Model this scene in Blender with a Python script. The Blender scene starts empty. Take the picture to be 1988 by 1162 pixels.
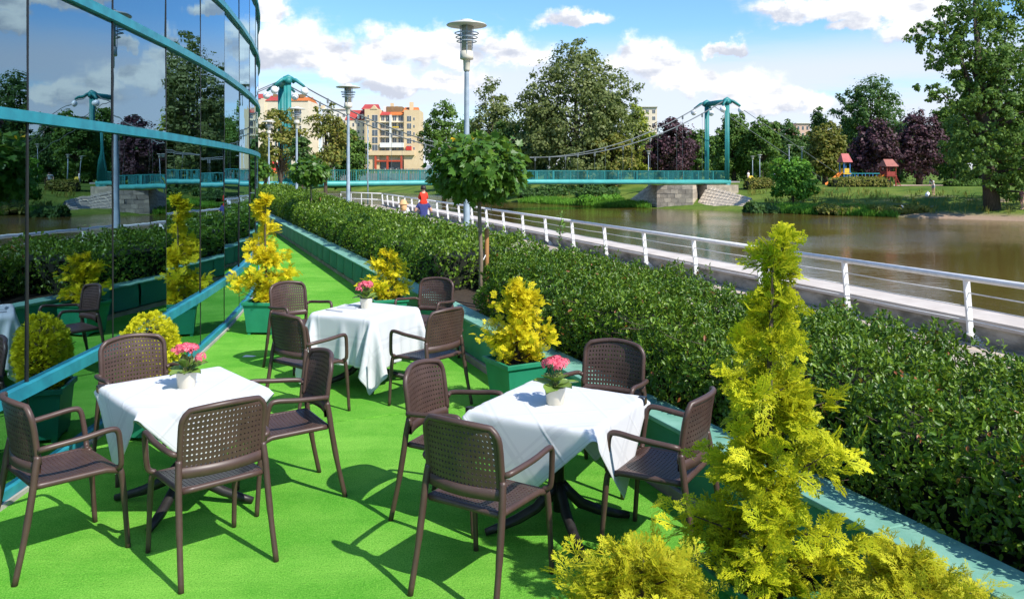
import bpy, bmesh, math, random
import numpy as np
from mathutils import Vector, Matrix
R = math.radians
rng = np.random.default_rng(7)
random.seed(7)
sc = bpy.context.scene
COL = sc.collection

# ------------------------------------------------------------------ camera
CAMH, FPX, HOR, CX = 2.1, 1540.0, 340.0, 994.0
cam_d = bpy.data.cameras.new('camera')
cam = bpy.data.objects.new('camera', cam_d); COL.objects.link(cam)
cam.location = (0, 0, CAMH); cam.rotation_euler = (R(90), 0, 0)
cam_d.sensor_width = 36.0; cam_d.lens = FPX / 1988 * 36.0
cam_d.shift_y = -(581 - HOR) / 1988
cam_d.clip_start = 0.05; cam_d.clip_end = 6000
sc.camera = cam

# ------------------------------------------------------------------ light
SUN_EL = 47.0
SUNH = Vector((0.74, -0.68, 0)).normalized()
sun_dir = Vector((SUNH.x * math.cos(R(SUN_EL)), SUNH.y * math.cos(R(SUN_EL)), math.sin(R(SUN_EL))))
sl = bpy.data.lights.new('sun', 'SUN'); sl.energy = 4.4; sl.angle = R(0.5); sl.color = (1.0, 0.95, 0.87)
so = bpy.data.objects.new('sun', sl); COL.objects.link(so)
so.rotation_euler = (-sun_dir).to_track_quat('-Z', 'Y').to_euler(); so.location = (20, -20, 30)

sc.render.engine = 'CYCLES'
sc.cycles.use_denoising = True
sc.cycles.max_bounces = 7; sc.cycles.diffuse_bounces = 3; sc.cycles.glossy_bounces = 4
sc.cycles.transmission_bounces = 4; sc.cycles.transparent_max_bounces = 10
sc.cycles.sample_clamp_indirect = 6.0
sc.view_settings.view_transform = 'Standard'; sc.view_settings.look = 'None'
sc.view_settings.gamma = 1.0; sc.view_settings.use_curve_mapping = False
sc.view_settings.exposure = 0.55

# ------------------------------------------------------------------ node helpers
class NT:
    def __init__(s, tree):
        s.t = tree; s.n = tree.nodes; s.l = tree.links
    def new(s, typ, **kw):
        n = s.n.new(typ)
        for k, v in kw.items(): setattr(n, k, v)
        return n
    def link(s, a, b): s.l.new(a, b)
    def val(s, sock, v):
        if isinstance(v, bpy.types.NodeSocket): s.l.new(v, sock)
        else: sock.default_value = v
    def math(s, op, a, b=None, c=None, clamp=False):
        n = s.new('ShaderNodeMath', operation=op, use_clamp=clamp)
        s.val(n.inputs[0], a)
        if b is not None: s.val(n.inputs[1], b)
        if c is not None: s.val(n.inputs[2], c)
        return n.outputs[0]
    def vmath(s, op, a, b=None):
        n = s.new('ShaderNodeVectorMath', operation=op)
        s.val(n.inputs[0], a)
        if b is not None: s.val(n.inputs[1], b)
        return n
    def mix(s, f, a, b, blend='MIX'):
        n = s.new('ShaderNodeMix', data_type='RGBA', blend_type=blend)
        s.val(n.inputs['Factor'], f)
        ia, ib = n.inputs[6], n.inputs[7]
        s.val(ia, a if isinstance(a, bpy.types.NodeSocket) else (*a[:3], 1))
        s.val(ib, b if isinstance(b, bpy.types.NodeSocket) else (*b[:3], 1))
        return n.outputs[2]
    def ramp(s, f, lo, hi, smooth=True):
        n = s.new('ShaderNodeMapRange', interpolation_type='SMOOTHSTEP' if smooth else 'LINEAR')
        s.val(n.inputs[0], f); n.inputs[1].default_value = lo; n.inputs[2].default_value = hi
        return n.outputs[0]
    def noise(s, vec, scale, detail=4, rough=0.5, dist=0.0):
        n = s.new('ShaderNodeTexNoise')
        if vec is not None: s.l.new(vec, n.inputs['Vector'])
        n.inputs['Scale'].default_value = scale; n.inputs['Detail'].default_value = detail
        n.inputs['Roughness'].default_value = rough; n.inputs['Distortion'].default_value = dist
        return n.outputs['Fac']

# ------------------------------------------------------------------ sky
world = bpy.data.worlds.new('World'); sc.world = world; world.use_nodes = True
w = NT(world.node_tree); w.n.clear()
sky = w.new('ShaderNodeTexSky', sky_type='NISHITA')
sky.sun_disc = False; sky.sun_elevation = R(SUN_EL)
sky.sun_rotation = math.atan2(SUNH.x, SUNH.y)
sky.air_density = 1.0; sky.dust_density = 0.5; sky.ozone_density = 3.0
SKY_STRENGTH = 0.147
tc = w.new('ShaderNodeTexCoord'); D = tc.outputs['Generated']
sep = w.new('ShaderNodeSeparateXYZ'); w.link(D, sep.inputs[0])
az = w.math('ARCTAN2', sep.outputs[0], sep.outputs[1])
el = w.math('ARCSINE', sep.outputs[2])
def cvec(daz, dele, ks):
    c = w.new('ShaderNodeCombineXYZ')
    w.link(w.math('ADD', az, daz), c.inputs[0])
    w.link(w.math('MULTIPLY', w.math('ADD', el, dele), ks), c.inputs[1])
    c.inputs[2].default_value = 3.7
    return c.outputs[0]
# billows: (x px, y px, half width px, half height px, strength), turned to azimuth and elevation
blobs = [(575, 112, 62, 46, .42), (640, 108, 40, 38, .38), (690, 140, 60, 26, .34), (770, 100, 48, 34, .40), (840, 98, 70, 36, .42), (985, 104, 45, 22, .38), (905, 118, 40, 20, .34),
         (1240, 120, 42, 40, .42), (1285, 140, 60, 36, .42), (1335, 155, 38, 24, .40), (1450, 178, 52, 32, .40), (1640, 28, 70, 22, .38), (1740, 25, 90, 34, .40), (1655, 52, 36, 24, .36), (1770, 62, 60, 22, .38), (1560, 24, 50, 14, .34), (1122, 42, 50, 17, .40),
         (1408, 97, 22, 14, .40), (510, 25, 34, 26, .42), (870, 160, 50, 22, .32), (1520, 205, 60, 16, .34), (770, 170, 60, 18, .32)]
wn = w.new('ShaderNodeTexNoise'); w.link(D, wn.inputs['Vector']); wn.inputs['Scale'].default_value = 24.0; wn.inputs['Detail'].default_value = 6; wn.inputs['Roughness'].default_value = .60
wsep = w.new('ShaderNodeSeparateColor'); w.link(wn.outputs['Color'], wsep.inputs[0])
azw = w.math('ADD', az, w.math('MULTIPLY', w.math('SUBTRACT', wsep.outputs[0], .5), .085))
elw = w.math('ADD', el, w.math('MULTIPLY', w.math('SUBTRACT', wsep.outputs[1], .5), .055))
def field(daz, dele):
    v = cvec(daz, dele, 1.9)
    f = w.math('ADD', w.math('MULTIPLY', w.noise(v, 5.5, 9, .58), .62), w.math('MULTIPLY', w.noise(v, 18.0, 7, .55), .38))
    return f
def blobsum():
    tot = shd = sm = None
    for bx_, by_, hw, hh, amp in blobs:
        a0 = math.atan2(bx_ - CX, FPX); e0 = math.atan2((HOR - by_) * math.cos(a0), FPX)
        sa = 1.22 * hw / FPX * math.cos(a0) ** 2; se = 1.12 * hh / FPX * math.cos(a0)
        dx = w.math('MULTIPLY', w.math('SUBTRACT', azw, a0), 1 / sa)
        dyr = w.math('MULTIPLY', w.math('SUBTRACT', elw, e0), 1 / se)
        dy = w.math('MULTIPLY', dyr, w.math('ADD', 1.0, w.math('MULTIPLY', w.math('LESS_THAN', dyr, 0.0), .9)))
        r2 = w.math('ADD', w.math('MULTIPLY', dx, dx), w.math('MULTIPLY', dy, dy))
        g = w.math('MULTIPLY', w.math('EXPONENT', w.math('MULTIPLY', r2, -0.7)), amp)
        tot = g if tot is None else w.math('MAXIMUM', tot, g)
        sg_ = w.math('MULTIPLY', g, dyr); shd = sg_ if shd is None else w.math('ADD', shd, sg_); sm = g if sm is None else w.math('ADD', sm, g)
    return tot, w.math('DIVIDE', shd, w.math('ADD', sm, .004))
bl, vpos = blobsum()
f0 = field(0, 0); f1 = field(0.012, 0.022)
# more cloud low down, clear blue higher up
dens = w.math('ADD', w.math('ADD', w.math('MULTIPLY', w.math('ADD', f0, .25), .667), bl), w.math('MULTIPLY', w.ramp(el, R(9.5), R(5)), .03))
alpha = w.ramp(dens, .57, .745)
# thin layered veil low over the horizon
sv = w.new('ShaderNodeCombineXYZ'); w.link(az, sv.inputs[0]); w.link(w.math('MULTIPLY', el, 7.0), sv.inputs[1]); sv.inputs[2].default_value = 9.1
veil = w.math('MULTIPLY', w.ramp(w.noise(sv.outputs[0], 3.0, 6, .55), .26, .50), w.ramp(el, R(10.5), R(7.0)))
veil = w.math('MULTIPLY', veil, .84)
wisp = w.math('MULTIPLY', w.ramp(w.math('ADD', f0, w.math('MULTIPLY', bl, .6)), .56, .70), .35)
veil = w.math('MAXIMUM', veil, wisp)
lit = w.ramp(w.math('ADD', w.math('MULTIPLY', w.math('SUBTRACT', f0, f1), 4.0), w.math('MULTIPLY', vpos, .42)), -.40, .34)
CB = 5.5
ccol = w.mix(lit, (CB * .56, CB * .60, CB * .70), (CB * 1.10, CB * 1.09, CB * 1.07))
hs = w.new('ShaderNodeHueSaturation'); hs.inputs['Saturation'].default_value = 1.18; hs.inputs['Value'].default_value = 1.0
w.link(sky.outputs[0], hs.inputs['Color'])
skyc = w.mix(1.0, hs.outputs[0], (.88, .98, 1.08), 'MULTIPLY')
final = w.mix(alpha, w.mix(veil, skyc, (CB * .74, CB * .77, CB * .89)), ccol)
bg = w.new('ShaderNodeBackground'); bg.inputs['Strength'].default_value = SKY_STRENGTH
w.link(final, bg.inputs['Color'])
wo = w.new('ShaderNodeOutputWorld'); w.link(bg.outputs[0], wo.inputs[0])

# ------------------------------------------------------------------ materials
MATS = {}
def base_mat(name):
    m = bpy.data.materials.new(name); m.use_nodes = True
    t = NT(m.node_tree); t.n.clear()
    p = t.new('ShaderNodeBsdfPrincipled'); o = t.new('ShaderNodeOutputMaterial')
    t.link(p.outputs[0], o.inputs[0]); MATS[name] = m
    return m, t, p, o
def mat(name, c1, c2=None, rough=.6, scale=8.0, detail=5, bump=0.0, bscale=None, spec=.4, metal=0.0, coords='Object', bdist=.01, stretch=None):
    m, t, p, o = base_mat(name)
    p.inputs['Roughness'].default_value = rough; p.inputs['Specular IOR Level'].default_value = spec
    p.inputs['Metallic'].default_value = metal
    tcn = t.new('ShaderNodeTexCoord'); v = tcn.outputs[coords]
    if stretch:
        mp = t.new('ShaderNodeMapping'); mp.inputs['Scale'].default_value = stretch
        t.link(v, mp.inputs[0]); v = mp.outputs[0]
    if c2 is None: c2 = tuple(x * .82 for x in c1)
    f = t.ramp(t.noise(v, scale, detail, .6), .33, .67)
    t.link(t.mix(f, c1, c2), p.inputs['Base Color'])
    if bump:
        b = t.new('ShaderNodeBump'); b.inputs['Strength'].default_value = bump; b.inputs['Distance'].default_value = bdist
        t.link(t.noise(v, bscale or scale * 6, 6, .6), b.inputs['Height']); t.link(b.outputs[0], p.inputs['Normal'])
    return m
def leaf_mat(name, cols, rough=.5, spec=.35, trans=.35, tip=None, pos=None, bump=0, rare=None):
    """cols: list of 2-3 leaf colours chosen per leaf; tip: colour of young tips (attribute 'tip')"""
    m, t, p, o = base_mat(name)
    g = t.new('ShaderNodeNewGeometry'); r = g.outputs['Random Per Island']
    c = t.mix(t.ramp(r, 0, .6, False), cols[0], cols[1])
    if len(cols) > 2: c = t.mix(t.ramp(r, .62, 1.0, False), c, cols[2])
    tcn = t.new('ShaderNodeTexCoord')
    nz = t.ramp(t.noise(tcn.outputs['Object'], pos or 1.3, 3, .6), .35, .65)
    c = t.mix(t.math('MULTIPLY', nz, .45), c, t.mix(.5, c, cols[-1]))
    if rare is not None: c = t.mix(t.ramp(t.math('FRACT', t.math('MULTIPLY', r, 37.31)), .986, .99), c, rare)
    if tip is not None:
        a = t.new('ShaderNodeAttribute', attribute_name='tip')
        c = t.mix(a.outputs['Fac'], c, tip)
    t.link(c, p.inputs['Base Color'])
    p.inputs['Roughness'].default_value = rough; p.inputs['Specular IOR Level'].default_value = spec
    if bump:
        b = t.new('ShaderNodeBump'); b.inputs['Strength'].default_value = .8; b.inputs['Distance'].default_value = .01
        t.link(t.noise(tcn.outputs['Object'], bump, 2, .5), b.inputs['Height']); t.link(b.outputs[0], p.inputs['Normal'])
    if trans > 0:
        tr = t.new('ShaderNodeBsdfTranslucent')
        t.link(t.mix(.35, c, (.30, .42, .04) if tip is None else (.5, .42, .03)), tr.inputs['Color'])
        ms = t.new('ShaderNodeMixShader'); ms.inputs[0].default_value = trans
        t.link(p.outputs[0], ms.inputs[1]); t.link(tr.outputs[0], ms.inputs[2]); t.link(ms.outputs[0], o.inputs[0])
    return m

# ------------------------------------------------------------------ mesh helpers
class MB:
    def __init__(s): s.v = []; s.f = []; s.m = []; s.cur = 0
    def add(s, vs, fs):
        o = len(s.v); s.v += [tuple(map(float, v)) for v in vs]
        s.f += [tuple(i + o for i in f) for f in fs]; s.m += [s.cur] * len(fs); return s
    def box(s, x0, x1, y0, y1, z0, z1):
        return s.add([(x, y, z) for z in (z0, z1) for y in (y0, y1) for x in (x0, x1)],
                     [(0, 2, 3, 1), (4, 5, 7, 6), (0, 1, 5, 4), (2, 6, 7, 3), (0, 4, 6, 2), (1, 3, 7, 5)])
    def obox(s, c, ax, ay, az_, hx, hy, hz):
        """box with centre c, axes and half sizes"""
        c, ax, ay, az_ = (Vector(a) for a in (c, ax, ay, az_))
        vs = [c + ax * (sx * hx) + ay * (sy * hy) + az_ * (sz * hz) for sz in (-1, 1) for sy in (-1, 1) for sx in (-1, 1)]
        return s.add(vs, [(0, 2, 3, 1), (4, 5, 7, 6), (0, 1, 5, 4), (2, 6, 7, 3), (0, 4, 6, 2), (1, 3, 7, 5)])
    def tube(s, pts, rad, n=8, cap=True, flat=1.0, up=None):
        pts = [Vector(p) for p in pts]; N = len(pts)
        if not hasattr(rad, '__len__'): rad = [rad] * N
        tang = []
        for i in range(N):
            a = pts[max(i - 1, 0)]; b = pts[min(i + 1, N - 1)]
            tang.append((b - a).normalized() if (b - a).length > 1e-9 else Vector((0, 0, 1)))
        u = Vector(up) if up else (Vector((0, 0, 1)) if abs(tang[0].z) < .9 else Vector((1, 0, 0)))
        vs = []
        for i in range(N):
            t = tang[i]; a = u - t * u.dot(t)
            if a.length < 1e-6: a = t.orthogonal()
            a.normalize(); b = t.cross(a); u = a
            for k in range(n):
                an = 2 * math.pi * k / n
                vs.append(pts[i] + a * (math.cos(an) * rad[i] * flat) + b * (math.sin(an) * rad[i]))
        fs = [(i * n + k, i * n + (k + 1) % n, (i + 1) * n + (k + 1) % n, (i + 1) * n + k) for i in range(N - 1) for k in range(n)]
        if cap: fs += [tuple(range(n - 1, -1, -1)), tuple((N - 1) * n + k for k in range(n))]
        return s.add(vs, fs)
    def lathe(s, prof, n=24, c=(0, 0, 0), caps=True):
        vs = []; P = len(prof)
        for r, z in prof:
            for k in range(n):
                a = 2 * math.pi * k / n; vs.append((c[0] + r * math.cos(a), c[1] + r * math.sin(a), c[2] + z))
        fs = [(i * n + k, i * n + (k + 1) % n, (i + 1) * n + (k + 1) % n, (i + 1) * n + k) for i in range(P - 1) for k in range(n)]
        if caps: fs += [tuple(range(n - 1, -1, -1)), tuple((P - 1) * n + k for k in range(n))]
        return s.add(vs, fs)
    def prism(s, poly, z0, z1):
        n = len(poly)
        vs = [(p[0], p[1], z0) for p in poly] + [(p[0], p[1], z1) for p in poly]
        fs = [tuple(range(n - 1, -1, -1)), tuple(range(n, 2 * n))] + [(i, (i + 1) % n, n + (i + 1) % n, n + i) for i in range(n)]
        return s.add(vs, fs)
    def mesh(s, name, smooth=False, auto=None):
        me = bpy.data.meshes.new(name); me.from_pydata(s.v, [], s.f); me.update()
        if smooth: me.shade_smooth()
        return me
def link(o, parent=None):
    COL.objects.link(o)
    if parent is not None: o.parent = parent
    return o
def obj(name, mb, m, parent=None, smooth=False, kind=None, bevel=0.0):
    me = mb if isinstance(mb, bpy.types.Mesh) else mb.mesh(name, smooth)
    for x in (m if isinstance(m, (list, tuple)) else [m]):
        if x is not None and len(me.materials) < (len(m) if isinstance(m, (list, tuple)) else 1): me.materials.append(MATS[x] if isinstance(x, str) else x)
    if not isinstance(mb, bpy.types.Mesh) and any(mb.m): me.polygons.foreach_set('material_index', mb.m)
    o = bpy.data.objects.new(name, me); link(o, parent)
    if kind: o['kind'] = kind
    if bevel:
        b = o.modifiers.new('bevel', 'BEVEL'); b.width = bevel; b.segments = 2; b.limit_method = 'ANGLE'
    return o
def thing(name, label, cat, loc=(0, 0, 0), rz=0.0, group=None, scale=1.0):
    o = bpy.data.objects.new(name, None); COL.objects.link(o)
    o.location = loc; o.rotation_euler = (0, 0, rz); o.scale = (scale,) * 3
    o.empty_display_size = .1
    return tag(o, label, cat, group)
def tag(o, label, cat, group=None):
    o['label'] = label; o['category'] = cat
    if group: o['group'] = group
    return o
def struct(name, mb, m, smooth=False, parent=None):
    o = obj(name, mb, m, parent, smooth)
    if parent is None: o['kind'] = 'structure'
    return o
def copy_tree(o, parent=None):
    c = o.copy(); COL.objects.link(c)
    if parent is not None: c.parent = parent
    for ch in list(o.children): copy_tree(ch, c)
    return c
def np_mesh(name, V, F, tip=None, smooth=False):
    """V (n,3), F (m,k) all of one size"""
    V = np.asarray(V, np.float32); F = np.asarray(F, np.int32)
    me = bpy.data.meshes.new(name); k = F.shape[1]
    me.vertices.add(len(V)); me.vertices.foreach_set('co', V.ravel())
    me.loops.add(F.size); me.loops.foreach_set('vertex_index', F.ravel())
    me.polygons.add(len(F)); me.polygons.foreach_set('loop_start', np.arange(0, F.size, k, dtype=np.int32))
    me.update(calc_edges=True)
    if tip is not None:
        a = me.attributes.new('tip', 'FLOAT', 'POINT'); a.data.foreach_set('value', np.asarray(tip, np.float32))
    if smooth: me.shade_smooth()
    return me
def unit(a): return a / (np.linalg.norm(a, axis=-1, keepdims=True) + 1e-9)
def scatter(P, fwd, nrm, size, TV, TF, TT=None):
    """copies template TV (leaf: y along fwd, z along normal) to points -> V, F, tip"""
    N = len(P); fwd = unit(fwd); x = unit(np.cross(fwd, nrm)); z = np.cross(x, fwd)
    size = np.broadcast_to(np.asarray(size, float).reshape(-1, 1, 1) if np.ndim(size) else size, (N, 1, 1))
    V = P[:, None, :] + size * (TV[None, :, 0:1] * x[:, None] + TV[None, :, 1:2] * fwd[:, None] + TV[None, :, 2:3] * z[:, None])
    F = TF[None] + (np.arange(N) * len(TV))[:, None, None]
    T = None if TT is None else np.tile(TT, N)
    return V.reshape(-1, 3), F.reshape(-1, TF.shape[1]), T
def rnd_dirs(n):
    return unit(rng.normal(size=(n, 3)))
# leaf templates
LEAF4 = (np.array([(0, 0, 0), (.30, .5, .08), (0, 1, 0), (-.30, .5, .08)]), np.array([(0, 1, 2, 3)]))
LEAF6 = (np.array([(0, 0, 0), (.20, .30, .07), (.19, .65, .06), (0, 1, -.05), (-.19, .65, .06), (-.20, .30, .07)]),
         np.array([(0, 1, 2, 3), (0, 3, 4, 5)]))
# pixel -> world helpers (photo pixels)
def G(x, y, z=0.0):
    d = FPX * (CAMH - z) / (y - HOR); return Vector(((x - CX) / FPX * d, d, z))
def A(x, y, d): return Vector(((x - CX) / FPX * d, d, CAMH - (y - HOR) / FPX * d))
# planter wall frame: s along the wall away from the camera, t to the right of its front face
WU = Vector((-0.3754, 0.9269, 0)); WN = Vector((0.9269, 0.3754, 0)); W0 = Vector((3.17, 0, 0))
def W(s, t, z=0.0): return W0 + WU * s + WN * t + Vector((0, 0, z))
WALLTOP = 0.45
# ================================================================== SETTING
# ---- materials
mat('soil', (.05, .035, .022), (.03, .02, .013), .95, 14, bump=.6, bscale=60)
mat('concrete', (.42, .39, .34), (.30, .28, .25), .85, 2.5, bump=.25, bscale=40)
mat('coping', (.58, .52, .45), (.48, .42, .36), .8, 1.3, bump=.2, bscale=50)
mat('wallface', (.44, .41, .35), (.17, .16, .13), .9, 1.6, detail=8, bump=.4, bscale=30, stretch=(1, 1, 2.5))
mat('paving', (.50, .42, .33), (.40, .33, .26), .85, 1.0, bump=.15, bscale=60)
mat('green_paint', (.028, .20, .155), (.020, .165, .125), .45, 3.0, bump=.08, bscale=25)
mat('green_paint_worn', (.21, .42, .33), (.14, .33, .25), .55, 5.0, detail=8, bump=.12, bscale=30)
mat('green_fabric', (.012, .14, .10), (.020, .18, .13), .65, 2.0, bump=.15, bscale=8)
mat('teal_paint', (.035, .36, .36), (.022, .27, .28), .45, 3.0)
mat('teal_band', (.025, .26, .32), (.018, .18, .235), .40, 6.0, detail=8)
mat('white_metal', (.74, .74, .72), (.62, .62, .60), .35, 9.0, detail=7)
mat('bluegrey_metal', (.32, .39, .44), (.25, .31, .36), .45, 6.0)
mat('dark_frame', (.012, .013, .014), (.02, .02, .02), .4, 5)
mat('stone', (.60, .50, .37), (.42, .35, .26), .9, 3.0, detail=8, bump=.5, bscale=12)
mat('stone_dark', (.44, .37, .28), (.28, .235, .18), .9, 2.0, detail=8, bump=.5, bscale=10)
mat('bark', (.10, .075, .05), (.05, .038, .025), .9, 14, bump=.8, bscale=40, stretch=(1, 1, .25))
mat('bark_pale', (.26, .20, .14), (.16, .12, .08), .9, 14, bump=.6, bscale=40, stretch=(1, 1, .25))

# carpet of artificial turf
m, t, p, o = base_mat('turf')
tcn = t.new('ShaderNodeTexCoord'); v = tcn.outputs['Object']
n1 = t.ramp(t.noise(v, .9, 8, .68), .32, .68)
n2 = t.noise(v, 120, 4, .75)
n3 = t.ramp(t.noise(v, 38, 4, .7), .3, .7)
c = t.mix(n1, (.065, .30, .018), (.20, .47, .060))
c = t.mix(t.math('MULTIPLY', n3, .35), c, (.19, .46, .06))
c = t.mix(t.math('MULTIPLY', t.ramp(n2, .52, .36), .75), c, (.030, .18, .008))
c = t.mix(t.math('MULTIPLY', t.ramp(n2, .54, .66), .7), c, (.30, .56, .10))
ms_ = t.new('ShaderNodeMapping'); ms_.inputs['Rotation'].default_value = (0, 0, R(-22)); ms_.inputs['Scale'].default_value = (.5, 3.5, 1); t.link(v, ms_.inputs[0])
c = t.mix(t.math('MULTIPLY', t.ramp(t.noise(ms_.outputs[0], 1.6, 5, .6), .42, .66), .22), c, (.045, .24, .016))
t.link(c, p.inputs['Base Color']); p.inputs['Roughness'].default_value = .9; p.inputs['Specular IOR Level'].default_value = .08
mp = t.new('ShaderNodeMapping'); mp.inputs['Rotation'].default_value = (0, 0, R(-22)); mp.inputs['Scale'].default_value = (.35, 1.6, 1)
t.link(v, mp.inputs[0])
b = t.new('ShaderNodeBump'); b.inputs['Strength'].default_value = .9; b.inputs['Distance'].default_value = .006
h = t.math('ADD', n2, t.math('MULTIPLY', n3, .6)); t.link(h, b.inputs['Height'])
b2 = t.new('ShaderNodeBump'); b2.inputs['Strength'].default_value = .35; b2.inputs['Distance'].default_value = .05
t.link(t.noise(mp.outputs[0], 2.2, 2, .5), b2.inputs['Height']); t.link(b.outputs[0], b2.inputs['Normal'])
t.link(b2.outputs[0], p.inputs['Normal'])

# lawn / far ground: grass, bare earth patches
m, t, p, o = base_mat('lawn')
tcn = t.new('ShaderNodeTexCoord'); v = tcn.outputs['Object']
c = t.mix(t.ramp(t.noise(v, .25, 5, .6), .35, .65), (.06, .12, .016), (.16, .21, .035))
c = t.mix(t.math('MULTIPLY', t.ramp(t.noise(v, 3.0, 5, .7), .4, .7), .5), c, (.045, .085, .012))
sx = t.new('ShaderNodeSeparateXYZ'); t.link(v, sx.inputs[0])
earth = t.math('MULTIPLY', t.ramp(t.noise(v, .16, 5, .6), .50, .60), t.ramp(sx.outputs[0], 33, 40))
beach = t.math('MULTIPLY', t.ramp(sx.outputs[2], -.9, -1.35), t.ramp(sx.outputs[0], 31, 36))
earth = t.math('MAXIMUM', t.math('MULTIPLY', earth, t.ramp(sx.outputs[2], .35, -.3)), beach)
c = t.mix(earth, c, (.34, .24, .16))
t.link(c, p.inputs['Base Color']); p.inputs['Roughness'].default_value = .9; p.inputs['Specular IOR Level'].default_value = .1
b = t.new('ShaderNodeBump'); b.inputs['Strength'].default_value = .8; b.inputs['Distance'].default_value = .12
t.link(t.noise(v, 5, 6, .7), b.inputs['Height']); t.link(b.outputs[0], p.inputs['Normal'])

# river water
m, t, p, o = base_mat('river_water')
tcn = t.new('ShaderNodeTexCoord'); v = tcn.outputs['Object']
c = t.mix(t.ramp(t.noise(v, .08, 3, .5), .3, .7), (.085, .056, .013), (.12, .080, .020))
t.link(c, p.inputs['Base Color']); p.inputs['Roughness'].default_value = .06; p.inputs['IOR'].default_value = 1.33
p.inputs['Specular IOR Level'].default_value = .34
mp = t.new('ShaderNodeMapping'); mp.inputs['Rotation'].default_value = (0, 0, R(18)); mp.inputs['Scale'].default_value = (.8, 1.5, 1)
t.link(v, mp.inputs[0])
patch = t.ramp(t.noise(v, .05, 3, .55), .40, .62)
hh = t.math('ADD', t.math('MULTIPLY', t.noise(mp.outputs[0], 1.6, 4, .55), t.math('ADD', t.math('MULTIPLY', patch, .8), .25)),
            t.math('MULTIPLY', t.noise(mp.outputs[0], 5.5, 3, .6), t.math('ADD', t.math('MULTIPLY', patch, .5), .10)))
b = t.new('ShaderNodeBump'); b.inputs['Strength'].default_value = .30; b.inputs['Distance'].default_value = .10
t.link(hh, b.inputs['Height']); t.link(b.outputs[0], p.inputs['Normal'])

# coated window glass: part mirror, part dark see-through
m, t, p, o = base_mat('mirror_glass')
t.n.remove(p)
lw = t.new('ShaderNodeFresnel'); lw.inputs['IOR'].default_value = 1.6
fac = t.math('ADD', t.math('MULTIPLY', lw.outputs[0], .60), .35, clamp=True)
gl = t.new('ShaderNodeBsdfGlossy'); gl.inputs['Color'].default_value = (.58, .82, 1.0, 1); gl.inputs['Roughness'].default_value = .0
tr = t.new('ShaderNodeBsdfTransparent'); tr.inputs['Color'].default_value = (.34, .38, .16, 1)
tcn = t.new('ShaderNodeTexCoord')
b = t.new('ShaderNodeBump'); b.inputs['Strength'].default_value = .09; b.inputs['Distance'].default_value = .02
mp = t.new('ShaderNodeMapping'); mp.inputs['Scale'].default_value = (1, 1, .6); t.link(tcn.outputs['Object'], mp.inputs[0])
t.link(t.noise(mp.outputs[0], 1.4, 2, .5), b.inputs['Height']); t.link(b.outputs[0], gl.inputs['Normal'])
ms = t.new('ShaderNodeMixShader'); t.link(fac, ms.inputs[0]); t.link(tr.outputs[0], ms.inputs[1]); t.link(gl.outputs[0], ms.inputs[2])
t.link(ms.outputs[0], o.inputs[0])

# ---- river outline and terrain -------------------------------------------------
ZW, ZP = -1.5, -0.40                      # water level, promenade level
def railX(d): return 10.44 - 0.3256 * d   # line of the railing posts
RD = Vector((-0.3256, 1, 0)).normalized(); RN = Vector((RD.y, -RD.x, 0))
def rail_pt(d, off=0.0, z=0.0):
    return Vector((railX(d), d, z)) + RN * off
left_bank = [(railX(-70) + .75, -70), (railX(66) + .75, 66), (-16, 84), (-30, 112), (-55, 150), (-110, 200), (-260, 290)]
right_bank = [(95, -70), (62, 10), (47, 45), (39.8, 61.6), (31.8, 69.3), (24.5, 75.5), (17, 84.5), (8.5, 92), (1, 104), (-6, 122), (-17, 150), (-33, 178), (-75, 220), (-230, 330)]
def seg_dist(P, poly):
    best = np.full(len(P), 1e9)
    for (a, b_) in zip(poly[:-1], poly[1:]):
        a = np.array(a, float); b_ = np.array(b_, float); ab = b_ - a
        tt = np.clip(((P - a) @ ab) / (ab @ ab), 0, 1)
        best = np.minimum(best, np.linalg.norm(P - (a + tt[:, None] * ab), axis=1))
    return best
def in_poly(P, poly):
    x, y = P[:, 0], P[:, 1]; ins = np.zeros(len(P), bool); n = len(poly)
    for i in range(n):
        x1, y1 = poly[i]; x2, y2 = poly[(i + 1) % n]
        c1 = ((y1 > y) != (y2 > y)); xi = (x2 - x1) * (y - y1) / (y2 - y1 + 1e-12) + x1
        ins ^= c1 & (x < xi)
    return ins
river = left_bank + right_bank[::-1]
def vnoise(x, y, f):
    return (np.sin(x * f + 1.3 * np.sin(y * f * .7)) + np.sin(y * f * 1.17 + 2.1 + 1.1 * np.sin(x * f * .63)) + np.sin((x + y) * f * 2.3) * .4) / 2.4
def terrain_h(P):
    P = np.asarray(P, float)
    ins = in_poly(P, river); dl = seg_dist(P, left_bank); dr = seg_dist(P, right_bank)
    x, y = P[:, 0], P[:, 1]
    h = np.zeros(len(P))
    isl = dl < dr
    # right bank: grassy slope up to the park
    t_ = np.clip((dr + .6 * vnoise(x, y, .35)) / 16, 0, 1)
    hr = -1.62 + 2.45 * (t_ ** .85) + .10 * vnoise(x, y, .22) * t_ + .12 * vnoise(x, y, .8) * (t_ > 0) * (1 - t_)
    hr = hr + np.clip((y - 200) / 12, 0, 1) * 1.2 + np.clip((y - 212) / 60, 0, 1) * 2.0
    hl = np.where(y < 68, -.46, np.clip(-.46 - np.clip((3.0 - dl) / 3, 0, 1) * 1.1 + np.clip((y - 68) / 60, 0, 1) * 2.0, -2.2, 3) + np.clip((y - 165) / 60, 0, 1) * 2)
    h = np.where(isl, hl, hr)
    h = np.where(ins, np.where(isl, -3.0, -1.62 - np.clip(dr, 0, 3) * .4), h)
    return h
def th(x, y): return float(terrain_h([(x, y)])[0])
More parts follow.
